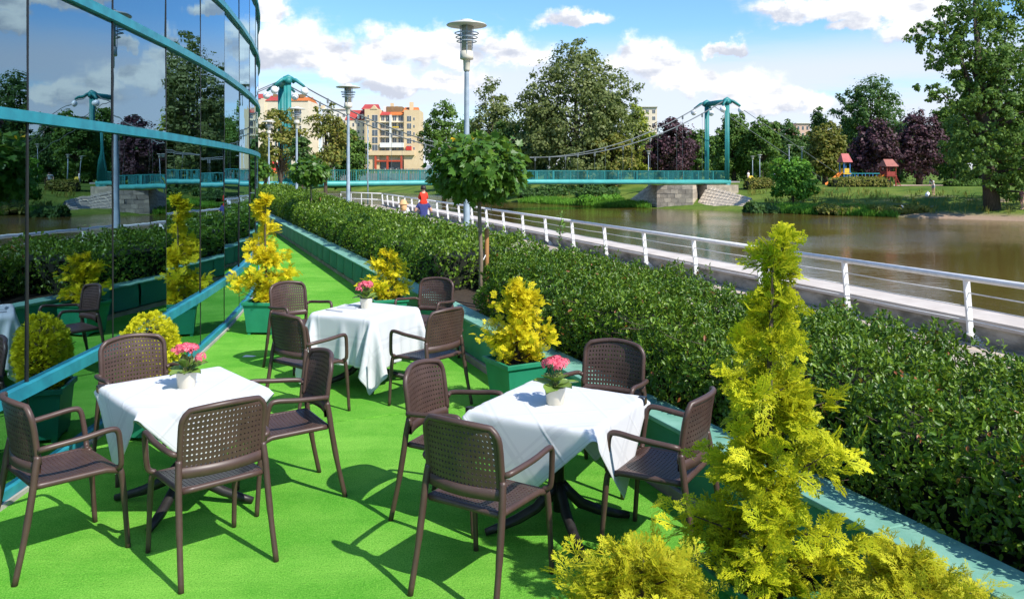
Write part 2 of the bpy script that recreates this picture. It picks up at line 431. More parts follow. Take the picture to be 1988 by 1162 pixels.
def grid_terrain():
    xs = np.concatenate([[-3500, -1500, -700, -420], np.arange(-300, -60, 6.0), np.arange(-60, 100, 1.25), np.arange(100, 330, 6.0), [420, 700, 1500, 3500]])
    ys = np.concatenate([[-3500, -1200, -400, -150], np.arange(-70, 30, 4.0), np.arange(30, 130, 1.25), np.arange(130, 340, 4.0), [420, 700, 1500, 4500]])
    X, Y = np.meshgrid(xs, ys); P = np.stack([X.ravel(), Y.ravel()], 1)
    Z = terrain_h(P)
    far = (np.abs(P[:, 0]) > 300) | (P[:, 1] > 345) | (P[:, 1] < -75)
    Z = np.where(far, np.where(P[:, 1] < -75, -.6, 3.0), Z)
    # under terrace and promenade keep it low
    V = np.column_stack([P, Z]); nx, ny = len(xs), len(ys)
    i = np.arange(nx * ny).reshape(ny, nx)
    F = np.stack([i[:-1, :-1], i[:-1, 1:], i[1:, 1:], i[1:, :-1]], -1).reshape(-1, 4)
    return np_mesh('terrain', V, F, smooth=True)
struct('terrain', grid_terrain(), 'lawn')
mb = MB(); rp = [(x, y) for x, y in left_bank] + [(x + 4 if y < 150 else x + 10, y + 2) for x, y in right_bank[::-1]]
bm = bmesh.new(); vs = [bm.verts.new((x, y, ZW)) for x, y in rp]; bm.faces.new(vs); bmesh.ops.triangulate(bm, faces=bm.faces[:])
bmesh.ops.recalc_face_normals(bm, faces=bm.faces[:])
me = bpy.data.meshes.new('river'); bm.to_mesh(me); bm.free(); struct('river', me, 'river_water')

# ---- promenade: paving, river wall with coping -------------------------------------------------
mb = MB(); a0, a1 = rail_pt(-30), rail_pt(66)
b0, b1 = W(-30, 2.05), W(75, 2.05)
mb.add([(b0.x, b0.y, ZP), (rail_pt(-30, .25).x, rail_pt(-30, .25).y, ZP), (rail_pt(66.5, .25).x, rail_pt(66.5, .25).y, ZP), (b1.x, b1.y, ZP)], [(0, 1, 2, 3)])
promenade = struct('promenade', mb, 'paving')
mb = MB(); L = 96.5; c0 = rail_pt(18.2, .5)
wall = thing('river_wall', 'low stained concrete river wall with pale coping beside the promenade', 'wall', (0, 0, 0))
mb = MB(); mb.obox(rail_pt(18, .58, -1.05), RD, RN, (0, 0, 1), 50.6, .30, .93); obj('wall_body', mb, 'wallface', wall)
k = 0; d = -32.0
while d < 65:
    mb = MB(); mb.obox(rail_pt(d + .95, .60, -.07), RD, RN, (0, 0, 1), .995, .37, .05)
    obj('coping_stone', mb, 'coping', wall); d += 1.9
# ---- railing
rail = thing('promenade_railing', 'long white metal railing with thin cross wires along the river', 'railing', (0, 0, 0))
ZR = 0.60
d_posts = [7.74 * 1.5 + i * 2.402 for i in range(-6, 23)]
for i, d in enumerate(d_posts):
    mb = MB(); P = rail_pt(d)
    lean = RN * .05
    mb.obox(P + lean * .5 + Vector((0, 0, (ZR - .22) / 2)), RD, (RN + Vector((0, 0, .12))).normalized(), (Vector((0, 0, 1)) - RN * .10).normalized(), .017, .050, (ZR + .22) / 2)
    mb.obox(P + RN * .13 + Vector((0, 0, -.27)), RD, (RN - Vector((0, 0, .75))).normalized(), (Vector((0, 0, 1)) + RN * .75).normalized(), .012, .14, .04)
    mb.obox(P + RN * .22 + Vector((0, 0, -.375)), RD, RN, (0, 0, 1), .05, .06, .028)
    obj('post', mb, 'white_metal', rail)
for i in range(0, len(d_posts) - 1, 4):
    mb = MB(); e = min(i + 4, len(d_posts) - 1)
    mb.tube([rail_pt(d_posts[i], -.02, ZR), rail_pt(d_posts[e], -.02, ZR)], .046, 12)
    obj('handrail', mb, 'white_metal', rail, smooth=True)
for zz in (.38, .18, -.02):
    mb = MB()
    for i in range(len(d_posts) - 1):
        mb.tube([rail_pt(d_posts[i], .01, zz), rail_pt((d_posts[i] + d_posts[i + 1]) / 2, .01, zz - .012), rail_pt(d_posts[i + 1], .01, zz)], .009, 6)
    obj('cross_wire', mb, 'white_metal', rail, smooth=True)
# railing that turns off towards the bridge at the far end
rail2 = thing('ramp_railing', 'short white railing turning off towards the far footbridge end', 'railing', (0, 0, 0))
q0 = rail_pt(d_posts[-1]); q1 = q0 + Vector((-3.6, 1.0, .1)); 
for tt in (0, .25, .5, .75, 1):
    q = q0.lerp(q1, tt); mb = MB(); mb.box(q.x - .03, q.x + .03, q.y - .03 + .12, q.y + .03 + .12, ZP, ZR); obj('post', mb, 'white_metal', rail2)
for zz in (ZR, .1):
    mb = MB(); mb.tube([q0 + Vector((0, .12, zz)), q1 + Vector((0, .12, zz))], .035, 8); obj('handrail' if zz == ZR else 'cross_bar', mb, 'white_metal', rail2, smooth=True)

# ---- glass building plan -------------------------------------------------
PW = 1.36
nodes = []
P = np.array([-.6097 * 5.36, 5.36]); nodes.append(P)
slopes = [-.079, -.104, -.132, -.153, -.192, -.212, -.245, -.285, -.325, -.37, -.42, -.48, -.55, -.63, -.72, -.83, -.97, -1.15, -1.4, -1.75]
for s_ in slopes:
    dv = np.array([s_, 1.0]); P = P + dv / np.linalg.norm(dv) * PW; nodes.append(P)
P = nodes[0]; back = []
for s_ in (-.05, -.022, .005, .03, .06, .09, .12):
    dv = np.array([s_, 1.0]); P = P - dv / np.linalg.norm(dv) * PW; back.append(P)
nodes = back[::-1] + nodes
ZT = [(.03, .09), (.62, .705), (2.455, 2.53), (3.40, 3.475), (4.34, 4.415), (5.28, 5.355), (6.22, 6.30)]

# ---- terrace platform and carpet
def clip(poly, q, nrm):
    out = []
    for i in range(len(poly)):
        a, b_ = poly[i], poly[(i + 1) % len(poly)]
        da = (a[0] - q[0]) * nrm[0] + (a[1] - q[1]) * nrm[1]; db = (b_[0] - q[0]) * nrm[0] + (b_[1] - q[1]) * nrm[1]
        if da >= 0: out.append(a)
        if (da >= 0) != (db >= 0):
            k_ = da / (da - db); out.append((a[0] + (b_[0] - a[0]) * k_, a[1] + (b_[1] - a[1]) * k_))
    return out
gl_edge = [(n_[0] + .05, n_[1]) for n_ in nodes]
terr_poly = gl_edge[:-6] + [tuple(W(46, -.045)[:2]), tuple(W(-5.2, -.045)[:2])]
mb = MB(); edge2 = [(n_[0] - .35, n_[1]) for n_ in nodes[:-6]]
mb.prism(edge2 + [tuple(W(46, .1)[:2]), tuple(W(-5.2, .1)[:2])], -.46, -.012); struct('terrace_slab', mb, 'concrete')
seam = W(8.03, 0)
for nm, sg in (('carpet', 1), ('carpet', -1)):
    q = seam + WU * (.006 * sg)
    poly = clip(terr_poly, q, (WU.x * sg, WU.y * sg))
    bm = bmesh.new(); f = bm.faces.new([bm.verts.new((x, y, .0)) for x, y in poly])
    r_ = bmesh.ops.extrude_face_region(bm, geom=[f]); 
    for e in r_['geom']:
        if isinstance(e, bmesh.types.BMVert): e.co.z -= .010
    bmesh.ops.recalc_face_normals(bm, faces=bm.faces[:]); bmesh.ops.triangulate(bm, faces=bm.faces[:])
    me = bpy.data.meshes.new(nm); bm.to_mesh(me); bm.free(); struct(nm, me, 'turf')
# slightly lifted, wavy edge of the carpet strip at the seam
mb = MB(); N = 60; a = W(8.03, -1.95); 
V = []; F = []
for i in range(N + 1):
    t_ = -2.05 + 1.7 * i / N
    hgt = .007 + .006 * math.sin(t_ * 9) * math.sin(t_ * 23 + 1)
    for off, zz in ((.030, .001), (.004, max(hgt, .003)), (.002, .0)):
        q = W(8.03, t_ ) + WU * (off + .010 * math.sin(t_ * 5.3) + .004 * math.sin(t_ * 31)); V.append((q.x, q.y, zz))
for i in range(N):
    for j in range(2): F.append((i * 3 + j, i * 3 + j + 1, i * 3 + 3 + j + 1, i * 3 + 3 + j))
mb.add(V, F); struct('carpet_seam', mb, 'turf')

# ---- planter wall -------------------------------------------------
pw = thing('planter_wall', 'long low green planter wall between terrace carpet and hedge', 'planter wall', (0, 0, 0))
def wbox(s0, s1, t0, t1, z0, z1):
    mb = MB(); mb.obox(W((s0 + s1) / 2, (t0 + t1) / 2, (z0 + z1) / 2), WU, WN, (0, 0, 1), (s1 - s0) / 2, (t1 - t0) / 2, (z1 - z0) / 2); return mb
obj('painted_wall', wbox(-5, 12.9, .0, .25, .07, WALLTOP - .03), 'green_paint', pw)
mat('kerb', (.40, .33, .25), (.26, .21, .16), .9, 3, detail=8, bump=.3)
obj('kerb_strip', wbox(-5, 46, -.030, .25, -.011, .062), 'kerb', pw)
s_ = -5.0
while s_ < 12.8:
    e = min(s_ + 2.24, 12.9); obj('wall_cap', wbox(s_ + .004, e - .004, -.012, .27, WALLTOP - .029, WALLTOP + .004), 'green_paint_worn', pw, bevel=.006); s_ = e
# further on the wall is hung with fabric panels under a pale cap
s_ = 12.93
while s_ < 45:
    mb = MB(); N = 10
    V = []; F = []
    for i in range(N + 1):
        ss = s_ + .02 + (.92 - .04) * i / N
        bow = -.035 - .025 * math.sin(math.pi * i / N) * (1 if i % 2 else .8)
        for zz in (.085, .25, WALLTOP - .02):
            q = W(ss, bow * (1.0 if zz < .3 else .7)); V.append((q.x, q.y, zz))
    for i in range(N):
        for j in range(2): F.append((i * 3 + j, i * 3 + j + 1, i * 3 + 4 + j, i * 3 + 3 + j))
    mb.add(V, F); obj('fabric_panel', mb, 'green_fabric', pw, smooth=True)
    obj('wall_cap', wbox(s_ + .004, s_ + .916, -.06, .27, WALLTOP - .015, WALLTOP + .004), 'green_paint_worn', pw)
    s_ += .92
obj('inner_wall', wbox(12.93, 46, .02, .25, .07, WALLTOP - .02), 'green_paint', pw)
obj('outer_wall', wbox(-5, 46, 1.85, 2.05, -.46, .30), 'concrete', pw)
struct('planting_bed', wbox(-5, 46, .25, 1.85, -.45, .33), 'soil')

# ---- glass building -------------------------------------------------
gb = thing('glass_building', 'curved mirror-glass building front with teal bands on the left', 'building', (0, 0, 0))
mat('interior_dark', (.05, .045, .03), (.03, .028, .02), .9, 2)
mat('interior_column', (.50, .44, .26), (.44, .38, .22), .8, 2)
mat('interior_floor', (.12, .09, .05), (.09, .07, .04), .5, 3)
def seg(i): 
    a, b_ = nodes[i], nodes[i + 1]; dv = (b_ - a) / np.linalg.norm(b_ - a); return a, b_, Vector((dv[0], dv[1], 0)), Vector((dv[1], -dv[0], 0))
NI = len(nodes) - 1
rows = [(ZT[r][1], ZT[r + 1][0]) for r in range(len(ZT) - 1)]
for i in range(NI):
    a, b_, dv, nv = seg(i)
    mid = Vector(((a[0] + b_[0]) / 2, (a[1] + b_[1]) / 2, 0))
    for (z0, z1) in rows:
        jit = Matrix.Rotation(R(rng.normal(0, .25)), 3, 'Z') @ dv
        jn = Vector((jit.y, -jit.x, 0))
        tz = Vector((0, 0, 1)) + jn * float(rng.normal(0, .004)); tz.normalize()
        mb = MB(); mb.obox(mid + Vector((0, 0, (z0 + z1) / 2)) - nv * .012, jit, tz.cross(jit), tz, PW / 2 - .012, .006, (z1 - z0) / 2 - .003)
        obj('window_pane', mb, 'mirror_glass', gb)
    for (z0, z1) in ZT:
        mb = MB(); off = .03 if z0 > .1 else .02
        mb.obox(mid + Vector((0, 0, (z0 + z1) / 2)) + nv * (off / 2 - .02), dv, nv, (0, 0, 1), PW / 2 + .0015, off / 2 + .03, (z1 - z0) / 2)
        obj('band', mb, 'teal_band', gb)
for i in range(NI + 1):
    mb = MB(); x, y = nodes[i]; mb.box(x - .045, x - .002, y - .009, y + .009, 0, 6.3); obj('mullion', mb, 'dark_frame', gb)
# sill under the lowest band
for i in range(NI):
    a, b_, dv, nv = seg(i); mid = Vector(((a[0] + b_[0]) / 2, (a[1] + b_[1]) / 2, .009))
    mb = MB(); mb.obox(mid + nv * .005, dv, nv, (0, 0, 1), PW / 2 + .002, .045, .020); obj('sill', mb, 'concrete', gb)
inn = [(n_[0] - .12, n_[1]) for n_ in nodes]
outer = [(-24, nodes[-1][1] + 1), (-24, -5)]
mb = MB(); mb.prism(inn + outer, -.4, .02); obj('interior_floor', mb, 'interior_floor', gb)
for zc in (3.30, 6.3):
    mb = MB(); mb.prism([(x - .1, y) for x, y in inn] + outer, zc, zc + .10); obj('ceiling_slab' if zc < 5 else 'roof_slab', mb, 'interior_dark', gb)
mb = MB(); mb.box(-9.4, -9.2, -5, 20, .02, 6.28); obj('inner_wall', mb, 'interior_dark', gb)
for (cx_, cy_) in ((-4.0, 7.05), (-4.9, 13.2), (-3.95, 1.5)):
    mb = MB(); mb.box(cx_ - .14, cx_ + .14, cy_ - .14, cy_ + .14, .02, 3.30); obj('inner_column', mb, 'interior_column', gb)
# ================================================================== CHAIRS
mat('brown_resin', (.078, .045, .035), (.060, .034, .027), .42, 9, spec=.45, bump=.05, bscale=400, bdist=.001)
mat('black_metal', (.014, .012, .012), (.022, .02, .02), .45, 20)
def perforated(S, nu, nv, thick, hole=.30, solid=()):
    """plate over S(u,v) with an octagonal hole in every cell, given thickness"""
    bm = bmesh.new()
    def nrm(u, v):
        e = 1e-3; a = S(min(u + e, 1), v) - S(max(u - e, 0), v); b_ = S(u, min(v + e, 1)) - S(u, max(v - e, 0)); return a.cross(b_).normalized()
    ring = [(-.5, -.5), (0, -.5), (.5, -.5), (.5, 0), (.5, .5), (0, .5), (-.5, .5), (-.5, 0)]
    for i in range(nu):
        for j in range(nv):
            uc, vc = (i + .5) / nu, (j + .5) / nv
            O = [((uc + a / nu), (vc + b_ / nv)) for a, b_ in ring]
            I = [((uc + a / nu * (hole * 2 if abs(a) + abs(b_) < .9 else hole * 1.45)), (vc + b_ / nv * (hole * 2 if abs(a) + abs(b_) < .9 else hole * 1.45))) for a, b_ in ring]
            up = lambda L, k: [bm.verts.new(S(*q) + nrm(*q) * (thick * k)) for q in L]
            border = (i, j) in solid
            ot, ob = up(O, .5), up(O, -.5)
            if border:
                bm.faces.new(ot); bm.faces.new(ob[::-1]); continue
            it, ib = up(I, .5), up(I, -.5)
            for k in range(8):
                n = (k + 1) % 8
                bm.faces.new((ot[k], ot[n], it[n], it[k])); bm.faces.new((ob[n], ob[k], ib[k], ib[n]))
                bm.faces.new((it[k], it[n], ib[n], ib[k]))
    bmesh.ops.remove_doubles(bm, verts=bm.verts[:], dist=1e-4)
    me = bpy.data.meshes.new('plate'); bm.to_mesh(me); bm.free(); return me
def seatS(u, v):
    x = (u - .5) * 2; hw = .212 + .012 * v
    y = -.190 + .420 * v
    z = .447 - .016 * (1 - x * x) * math.sin(math.pi * min(v * 1.0, 1)) - .020 * max(0, v - .85) / .15 * (v > .85) + .006 * (1 - v)
    return Vector((x * hw, y, z))
def back_y(z): return -.205 - .13 * (z - .5) - .22 * max(0, z - .72) ** 1.5
def back_hw(v):
    return .222 - .040 * max(0, (v - .74) / .26) ** 2.6
def backS(u, v):
    x = (u - .5) * 2; z = .555 + .310 * v
    z -= .018 * (x ** 2) * v
    return Vector((x * back_hw(v), back_y(z) + .045 * x * x - .012, z))
def bez(P, n=6):
    """rounded polyline through control points: Catmull-Rom"""
    P = [Vector(p) for p in P]; out = []
    Q = [P[0] * 2 - P[1]] + P + [P[-1] * 2 - P[-2]]
    for i in range(1, len(Q) - 2):
        for k in range(n):
            t_ = k / n; a, b_, c_, d_ = Q[i - 1], Q[i], Q[i + 1], Q[i + 2]
            out.append(.5 * ((2 * b_) + (c_ - a) * t_ + (2 * a - 5 * b_ + 4 * c_ - d_) * t_ * t_ + (3 * b_ - a - 3 * c_ + d_) * t_ ** 3))
    out.append(P[-1]); return out
def make_chair():
    t = thing('armchair', 'x', 'chair')
    seat = obj('seat', perforated(seatS, 19, 18, .010, .22), 'brown_resin', t)
    rimp = [seatS(u, 0) for u in np.linspace(0, 1, 8)] + [seatS(1, v) for v in np.linspace(.06, 1, 12)] + [seatS(u, 1) for u in np.linspace(.94, 0, 10)] + [seatS(0, v) for v in np.linspace(.94, 0, 12)]
    mb = MB(); mb.tube([q - Vector((0, 0, .008)) for q in rimp], .017, 8); obj('seat_rim', mb, 'brown_resin', seat, True)
    backrest = obj('backrest', perforated(backS, 20, 11, .010, .235), 'brown_resin', t)
    side = lambda s: [backS(.5 + s * .5, v) for v in np.linspace(.0, 1, 14)]
    frame = side(-1) + [backS(u, 1) for u in np.linspace(.06, .94, 12)] + side(1)[::-1]
    mb = MB(); mb.tube(frame, .0165, 8); obj('back_frame', mb, 'brown_resin', backrest, True)
    mb = MB(); V = []; F = []
    for i, u in enumerate(np.linspace(0, 1, 14)):
        q = backS(u, 0)
        for dz, dy in ((.008, .010), (-.045, .012), (-.048, -.004), (-.045, -.012), (.008, -.010)): V.append((q.x, q.y + dy, q.z + dz))
    for i in range(13):
        for j in range(5): F.append((i * 5 + j, i * 5 + (j + 1) % 5, i * 5 + 5 + (j + 1) % 5, i * 5 + 5 + j))
    mb.add(V, F); obj('back_rail', mb, 'brown_resin', backrest, True)
    for s in (-1, 1):
        mb = MB(); mb.tube(bez([(s * .252, -.300, 0), (s * .243, -.250, .22), (s * .236, -.214, .42), (s * .232, -.200, .52), (s * .225, back_y(.60) + .033, .60)], 5), [.0155] * 6 + [.018] * 15, 10)
        obj('leg', mb, 'brown_resin', t, True)
        mb = MB(); mb.tube(bez([(s * .243, .268, 0), (s * .240, .252, .22), (s * .234, .236, .40), (s * .222, .222, .44)], 5), [.0145] * 6 + [.017] * 10, 10)
        obj('leg', mb, 'brown_resin', t, True)
        arm = bez([(s * .226, back_y(.63) + .045, .625), (s * .262, -.16, .640), (s * .282, .02, .655), (s * .283, .155, .668), (s * .281, .197, .650), (s * .274, .212, .58), (s * .264, .222, .49), (s * .252, .222, .452), (s * .222, .215, .437)], 5)
        mb = MB(); mb.tube(arm, .0155, 10); obj('arm', mb, 'brown_resin', t, True)
    return t
chair0 = make_chair(); used = [False]
def place_chair(cx_, cy_, fx, fy, label):
    o = chair0 if not used[0] else copy_tree(chair0); used[0] = True
    o.location = (cx_, cy_, 0); o.rotation_euler = (0, 0, math.atan2(fy, fx) - math.pi / 2); o.scale = (1.0, 1.0, 1.045)
    tag(o, label, 'chair', 'brown resin armchairs around the tables')
CH = [(-1.67, 4.38, -.655, .755, 'brown perforated armchair at the left table, nearest, its back to the viewer'),
      (-2.53, 4.45, .674, .739, 'brown armchair cut by the left picture edge, at the left table'),
      (-1.48, 5.24, -.84, -.54, 'brown armchair on the right side of the left table, its backrest turned our way'),
      (-2.66, 5.71, .67, -.74, 'brown armchair behind the left table, in front of the low golden shrub'),
      (-.137, 4.09, .53, .85, 'brown armchair nearest the viewer at the right table, its back to us'),
      (-.36, 4.93, .90, -.43, 'brown armchair on the left side of the right table, seat facing right'),
      (.63, 5.50, -.475, -.88, 'brown armchair behind the right table, against the hedge'),
      (.85, 4.48, -.854, .52, 'brown armchair between the right table and the tall golden thuja'),
      (-1.81, 7.02, .62, .78, 'brown armchair front left of the far table, back to us'),
      (-2.33, 8.68, .76, -.65, 'brown armchair back left of the far table, near the orange-tipped thuja'),
      (-.97, 8.98, -.46, -.89, 'brown armchair back right of the far table, by the hedge gap'),
      (-.76, 7.26, -.78, .62, 'brown armchair front right of the far table, side view with one arm showing')]
for c_ in CH: place_chair(*c_)

# ================================================================== TABLES AND CLOTHS
m, t, p, o = base_mat('white_cloth')
uvn = t.new('ShaderNodeUVMap'); sx = t.new('ShaderNodeSeparateXYZ'); t.link(uvn.outputs[0], sx.inputs[0])
def stripes(c_):
    e = t.math('MINIMUM', c_, t.math('SUBTRACT', 1.0, c_))
    b1 = t.math('MULTIPLY', t.ramp(e, .105, .108), t.ramp(e, .135, .132)); b2 = t.math('MULTIPLY', t.ramp(e, .15, .153), t.ramp(e, .165, .162))
    return t.math('MAXIMUM', b1, b2)
st = t.math('MAXIMUM', stripes(sx.outputs[0]), stripes(sx.outputs[1]))
tcn = t.new('ShaderNodeTexCoord')
def hem(c_):
    e = t.math('MINIMUM', c_, t.math('SUBTRACT', 1.0, c_)); return t.math('MULTIPLY', t.ramp(e, .014, .016), t.ramp(e, .020, .018))
hm = t.math('MAXIMUM', hem(sx.outputs[0]), hem(sx.outputs[1]))
cb = t.mix(t.math('MULTIPLY', st, .55), (.68, .69, .71), (.56, .57, .60))
t.link(t.mix(t.math('MULTIPLY', hm, .6), cb, (.48, .49, .52)), p.inputs['Base Color'])
p.inputs['Roughness'].default_value = .85; p.inputs['Specular IOR Level'].default_value = .15; p.inputs['Sheen Weight'].default_value = .1
def crease(c_):
    out = None
    for k_ in (1 / 3, 2 / 3):
        e = t.math('ABSOLUTE', t.math('SUBTRACT', c_, k_)); r_ = t.ramp(e, .012, 0); out = r_ if out is None else t.math('ADD', out, r_)
    return out
b = t.new('ShaderNodeBump'); b.inputs['Strength'].default_value = .22; b.inputs['Distance'].default_value = .010
hh = t.math('ADD', t.math('ADD', crease(sx.outputs[0]), crease(sx.outputs[1])), t.math('MULTIPLY', t.noise(tcn.outputs['Object'], 3.5, 4, .55), 1.0))
t.link(hh, b.inputs['Height']); t.link(b.outputs[0], p.inputs['Normal'])
trn = t.new('ShaderNodeBsdfTranslucent'); trn.inputs['Color'].default_value = (.75, .77, .8, 1)
ms = t.new('ShaderNodeMixShader'); ms.inputs[0].default_value = .18
t.link(p.outputs[0], ms.inputs[1]); t.link(trn.outputs[0], ms.inputs[2]); t.link(ms.outputs[0], o.inputs[0])
mat('cream_ceramic', (.72, .66, .54), (.66, .60, .48), .3, 5)
mat('table_dark', (.03, .022, .02), (.02, .015, .014), .5, 12)
def drape(side, rot, a, ztop, n=49, steps=260, seed=1, wind=(0, 0)):
    """position-based cloth falling over a square table of half size a; returns points in table space"""
    g = np.random.default_rng(seed)
    u = np.linspace(-.5, .5, n); U, Vv = np.meshgrid(u, u, indexing='ij')
    c_, s_ = math.cos(rot), math.sin(rot)
    P = np.stack([(U * c_ - Vv * s_) * side, (U * s_ + Vv * c_) * side, np.full_like(U, ztop + .004)], -1)
    P[..., 2] += g.normal(0, .002, U.shape)
    pin = (np.abs(P[..., 0]) < a - .004) & (np.abs(P[..., 1]) < a - .004); P[pin, 2] = ztop + .004
    P0 = P.copy(); prev = P.copy(); h = side / (n - 1); wgt = np.where(pin, 0., 1.)
    cons = []
    for dx, dy in ((1, 0), (0, 1), (1, 1), (1, -1), (2, 0), (0, 2)):
        L = h * math.hypot(dx, dy); k = 1.0 if abs(dx) + abs(dy) == 1 else (.6 if max(dx, abs(dy)) == 1 else .12)
        for par in (0, 1):
            I = np.arange(n - dx) if dx else np.arange(n)
            J = np.arange(max(0, -dy), n - max(0, dy))
            if dx: I = I[(I // dx) % 2 == par]
            else: J = J[(J // dy) % 2 == par]
            cons.append((np.ix_(I, J), np.ix_(I + dx, J + dy), L, k))
    wx, wy = wind
    for it in range(steps):
        vel = (P - prev) * .965; prev = P.copy()
        P = P + vel * wgt[..., None]; P[..., 2] -= .0009 * wgt
        P[..., 0] += wx * wgt; P[..., 1] += wy * wgt
        for rep in range(5):
            for A_, B_, L, k in cons:
                pa, pb = P[A_], P[B_]; dlt = pb - pa; ln = np.linalg.norm(dlt, axis=-1, keepdims=True) + 1e-9
                wa, wb = wgt[A_][..., None], wgt[B_][..., None]; sw = wa + wb; sw = np.where(sw == 0, 1, sw)
                corr = dlt * ((ln - L) / ln * k) / sw
                P[A_] = pa + corr * wa; P[B_] = pb - corr * wb
        ins = (np.abs(P[..., 0]) < a + .006) & (np.abs(P[..., 1]) < a + .006) & (P[..., 2] < ztop + .004) & ~pin
        top_ = ins & (P[..., 2] > ztop - .010); P[top_, 2] = ztop + .004
        low = ins & ~top_
        ax_ = np.abs(P[..., 0]) > np.abs(P[..., 1])
        P[..., 0] = np.where(low & ax_, np.sign(P[..., 0]) * (a + .006), P[..., 0]); P[..., 1] = np.where(low & ~ax_, np.sign(P[..., 1]) * (a + .006), P[..., 1])
        P[..., 2] = np.maximum(P[..., 2], .02 )
        P[pin] = P0[pin]
    return P, n
def cloth_object(P, n, label, loc, rz):
    V = P.reshape(-1, 3); i = np.arange(n * n).reshape(n, n)
    F = np.stack([i[:-1, :-1], i[1:, :-1], i[1:, 1:], i[:-1, 1:]], -1).reshape(-1, 4)
    me = np_mesh('tablecloth', V, F, smooth=True)
    uvl = me.uv_layers.new(name='UVMap'); uu = np.stack([F // n, F % n], -1).reshape(-1, 2) / (n - 1.0)
    uvl.data.foreach_set('uv', uu.astype(np.float32).ravel())
    o = obj('tablecloth', me, 'white_cloth'); o.location = loc; o.rotation_euler = (0, 0, rz)
    sb = o.modifiers.new('smooth', 'SUBSURF'); sb.levels = 1; sb.render_levels = 1
    so_ = o.modifiers.new('thick', 'SOLIDIFY'); so_.thickness = .0012; so_.offset = 1
    return tag(o, label, 'tablecloth', 'white tablecloths')
def make_table(label, loc, rz):
    t = thing('cafe_table', label, 'table', loc, rz, 'pedestal tables')
    mb = MB(); mb.box(-.374, .374, -.374, .374, .710, .732); obj('table_top', mb, 'table_dark', t, bevel=.004)
    mb = MB(); mb.lathe([(.034, .10), (.034, .68), (.10, .70), (.10, .714)], 16); obj('column', mb, 'black_metal', t, True)
    for k in range(4):
        an = math.pi / 4 + k * math.pi / 2; c_, s_ = math.cos(an), math.sin(an)
        mb = MB(); pts = [(r_ * c_, r_ * s_, z_) for r_, z_ in ((.02, .26), (.06, .21), (.14, .13), (.26, .075), (.38, .038), (.45, .022))]
        mb.tube(pts, [.03, .032, .033, .031, .026, .021], 8); obj('foot', mb, 'black_metal', t, True)
    return t
TAB = [(-2.11, 5.10, R(-47.5)), (.279, 4.74, R(-30)), (-1.48, 8.03, R(-27))]
make_table('pedestal table under the white cloth, left of the three, near the glass', (*TAB[0][:2], 0), TAB[0][2])
make_table('pedestal table under the white cloth, nearest the tall golden thuja', (*TAB[1][:2], 0), TAB[1][2])
make_table('pedestal table under the long white cloth, farthest of the three', (*TAB[2][:2], 0), TAB[2][2])
P_, n_ = drape(1.20, R(44), .40, .738, seed=3); cloth_object(P_, n_, 'white cloth with pointed flaps on the left table', (*TAB[0][:2], 0), TAB[0][2])
P_, n_ = drape(1.20, R(41), .40, .738, seed=5, wind=(.00008, 0)); cloth_object(P_, n_, 'white cloth with pointed flaps on the right table', (*TAB[1][:2], 0), TAB[1][2])
P_, n_ = drape(1.70, R(1.5), .40, .738, n=57, steps=330, seed=9); cloth_object(P_, n_, 'long white cloth hanging almost to the carpet on the far table', (*TAB[2][:2], 0), TAB[2][2])
mat('clip_metal', (.04, .035, .03), (.08, .07, .06), .3, 20, metal=.6)
mat('clip_brass', (.45, .30, .12), (.35, .24, .10), .35, 20, metal=.8)
def clip_on(ti, lx, ly, nx, ny, label):
    tx, ty, rz = TAB[ti]
    c_ = thing('tablecloth_clip', label, 'clip', (tx + lx * math.cos(rz) - ly * math.sin(rz), ty + lx * math.sin(rz) + ly * math.cos(rz), .742), rz + math.atan2(ny, nx), 'tablecloth clips')
    mb = MB(); mb.box(-.030, .010, -.016, .016, .004, .008); mb.box(.010, .014, -.016, .016, -.036, .008); mb.box(-.022, .010, -.016, .016, -.040, -.036); obj('bracket', mb, 'clip_metal', c_)
    mb = MB(); mb.box(.0142, .0162, -.012, .012, -.030, -.004); obj('front_plate', mb, 'clip_brass', c_)
clip_on(0, -.37, -.40, 0, -1, 'small dark clip at the front corner of the left tablecloth')
clip_on(1, -.405, -.36, -1, 0, 'small dark clip at the left corner of the right tablecloth')
clip_on(1, .405, .35, 1, 0, 'small dark clip at the right corner of the right tablecloth')
# folded napkin and cutlery on the far table
tx, ty, rz = TAB[2]
mb = MB(); mb.box(-.11, .11, -.07, .07, 0, .010); mb.box(-.10, .10, -.06, .065, .0102, .019)
o = obj('folded_napkin', mb, 'white_cloth'); o.location = (-1.66, 8.14, .7455); o.rotation_euler = (0, 0, rz + R(10)); tag(o, 'folded white napkin lying on the far table', 'napkin')
mat('steel', (.55, .55, .56), (.5, .5, .5), .25, 10, metal=1.0)
mb = MB(); mb.tube([(-.10, 0, .006), (-.02, 0, .005), (.03, 0, .004)], [.005, .004, .004], 6); mb.box(.03, .11, -.008, .008, .002, .005)
o = obj('table_knife', mb, 'steel'); o.location = (-1.78, 7.92, .7455); o.rotation_euler = (0, 0, rz); tag(o, 'steel knife lying on the left edge of the far table', 'knife')

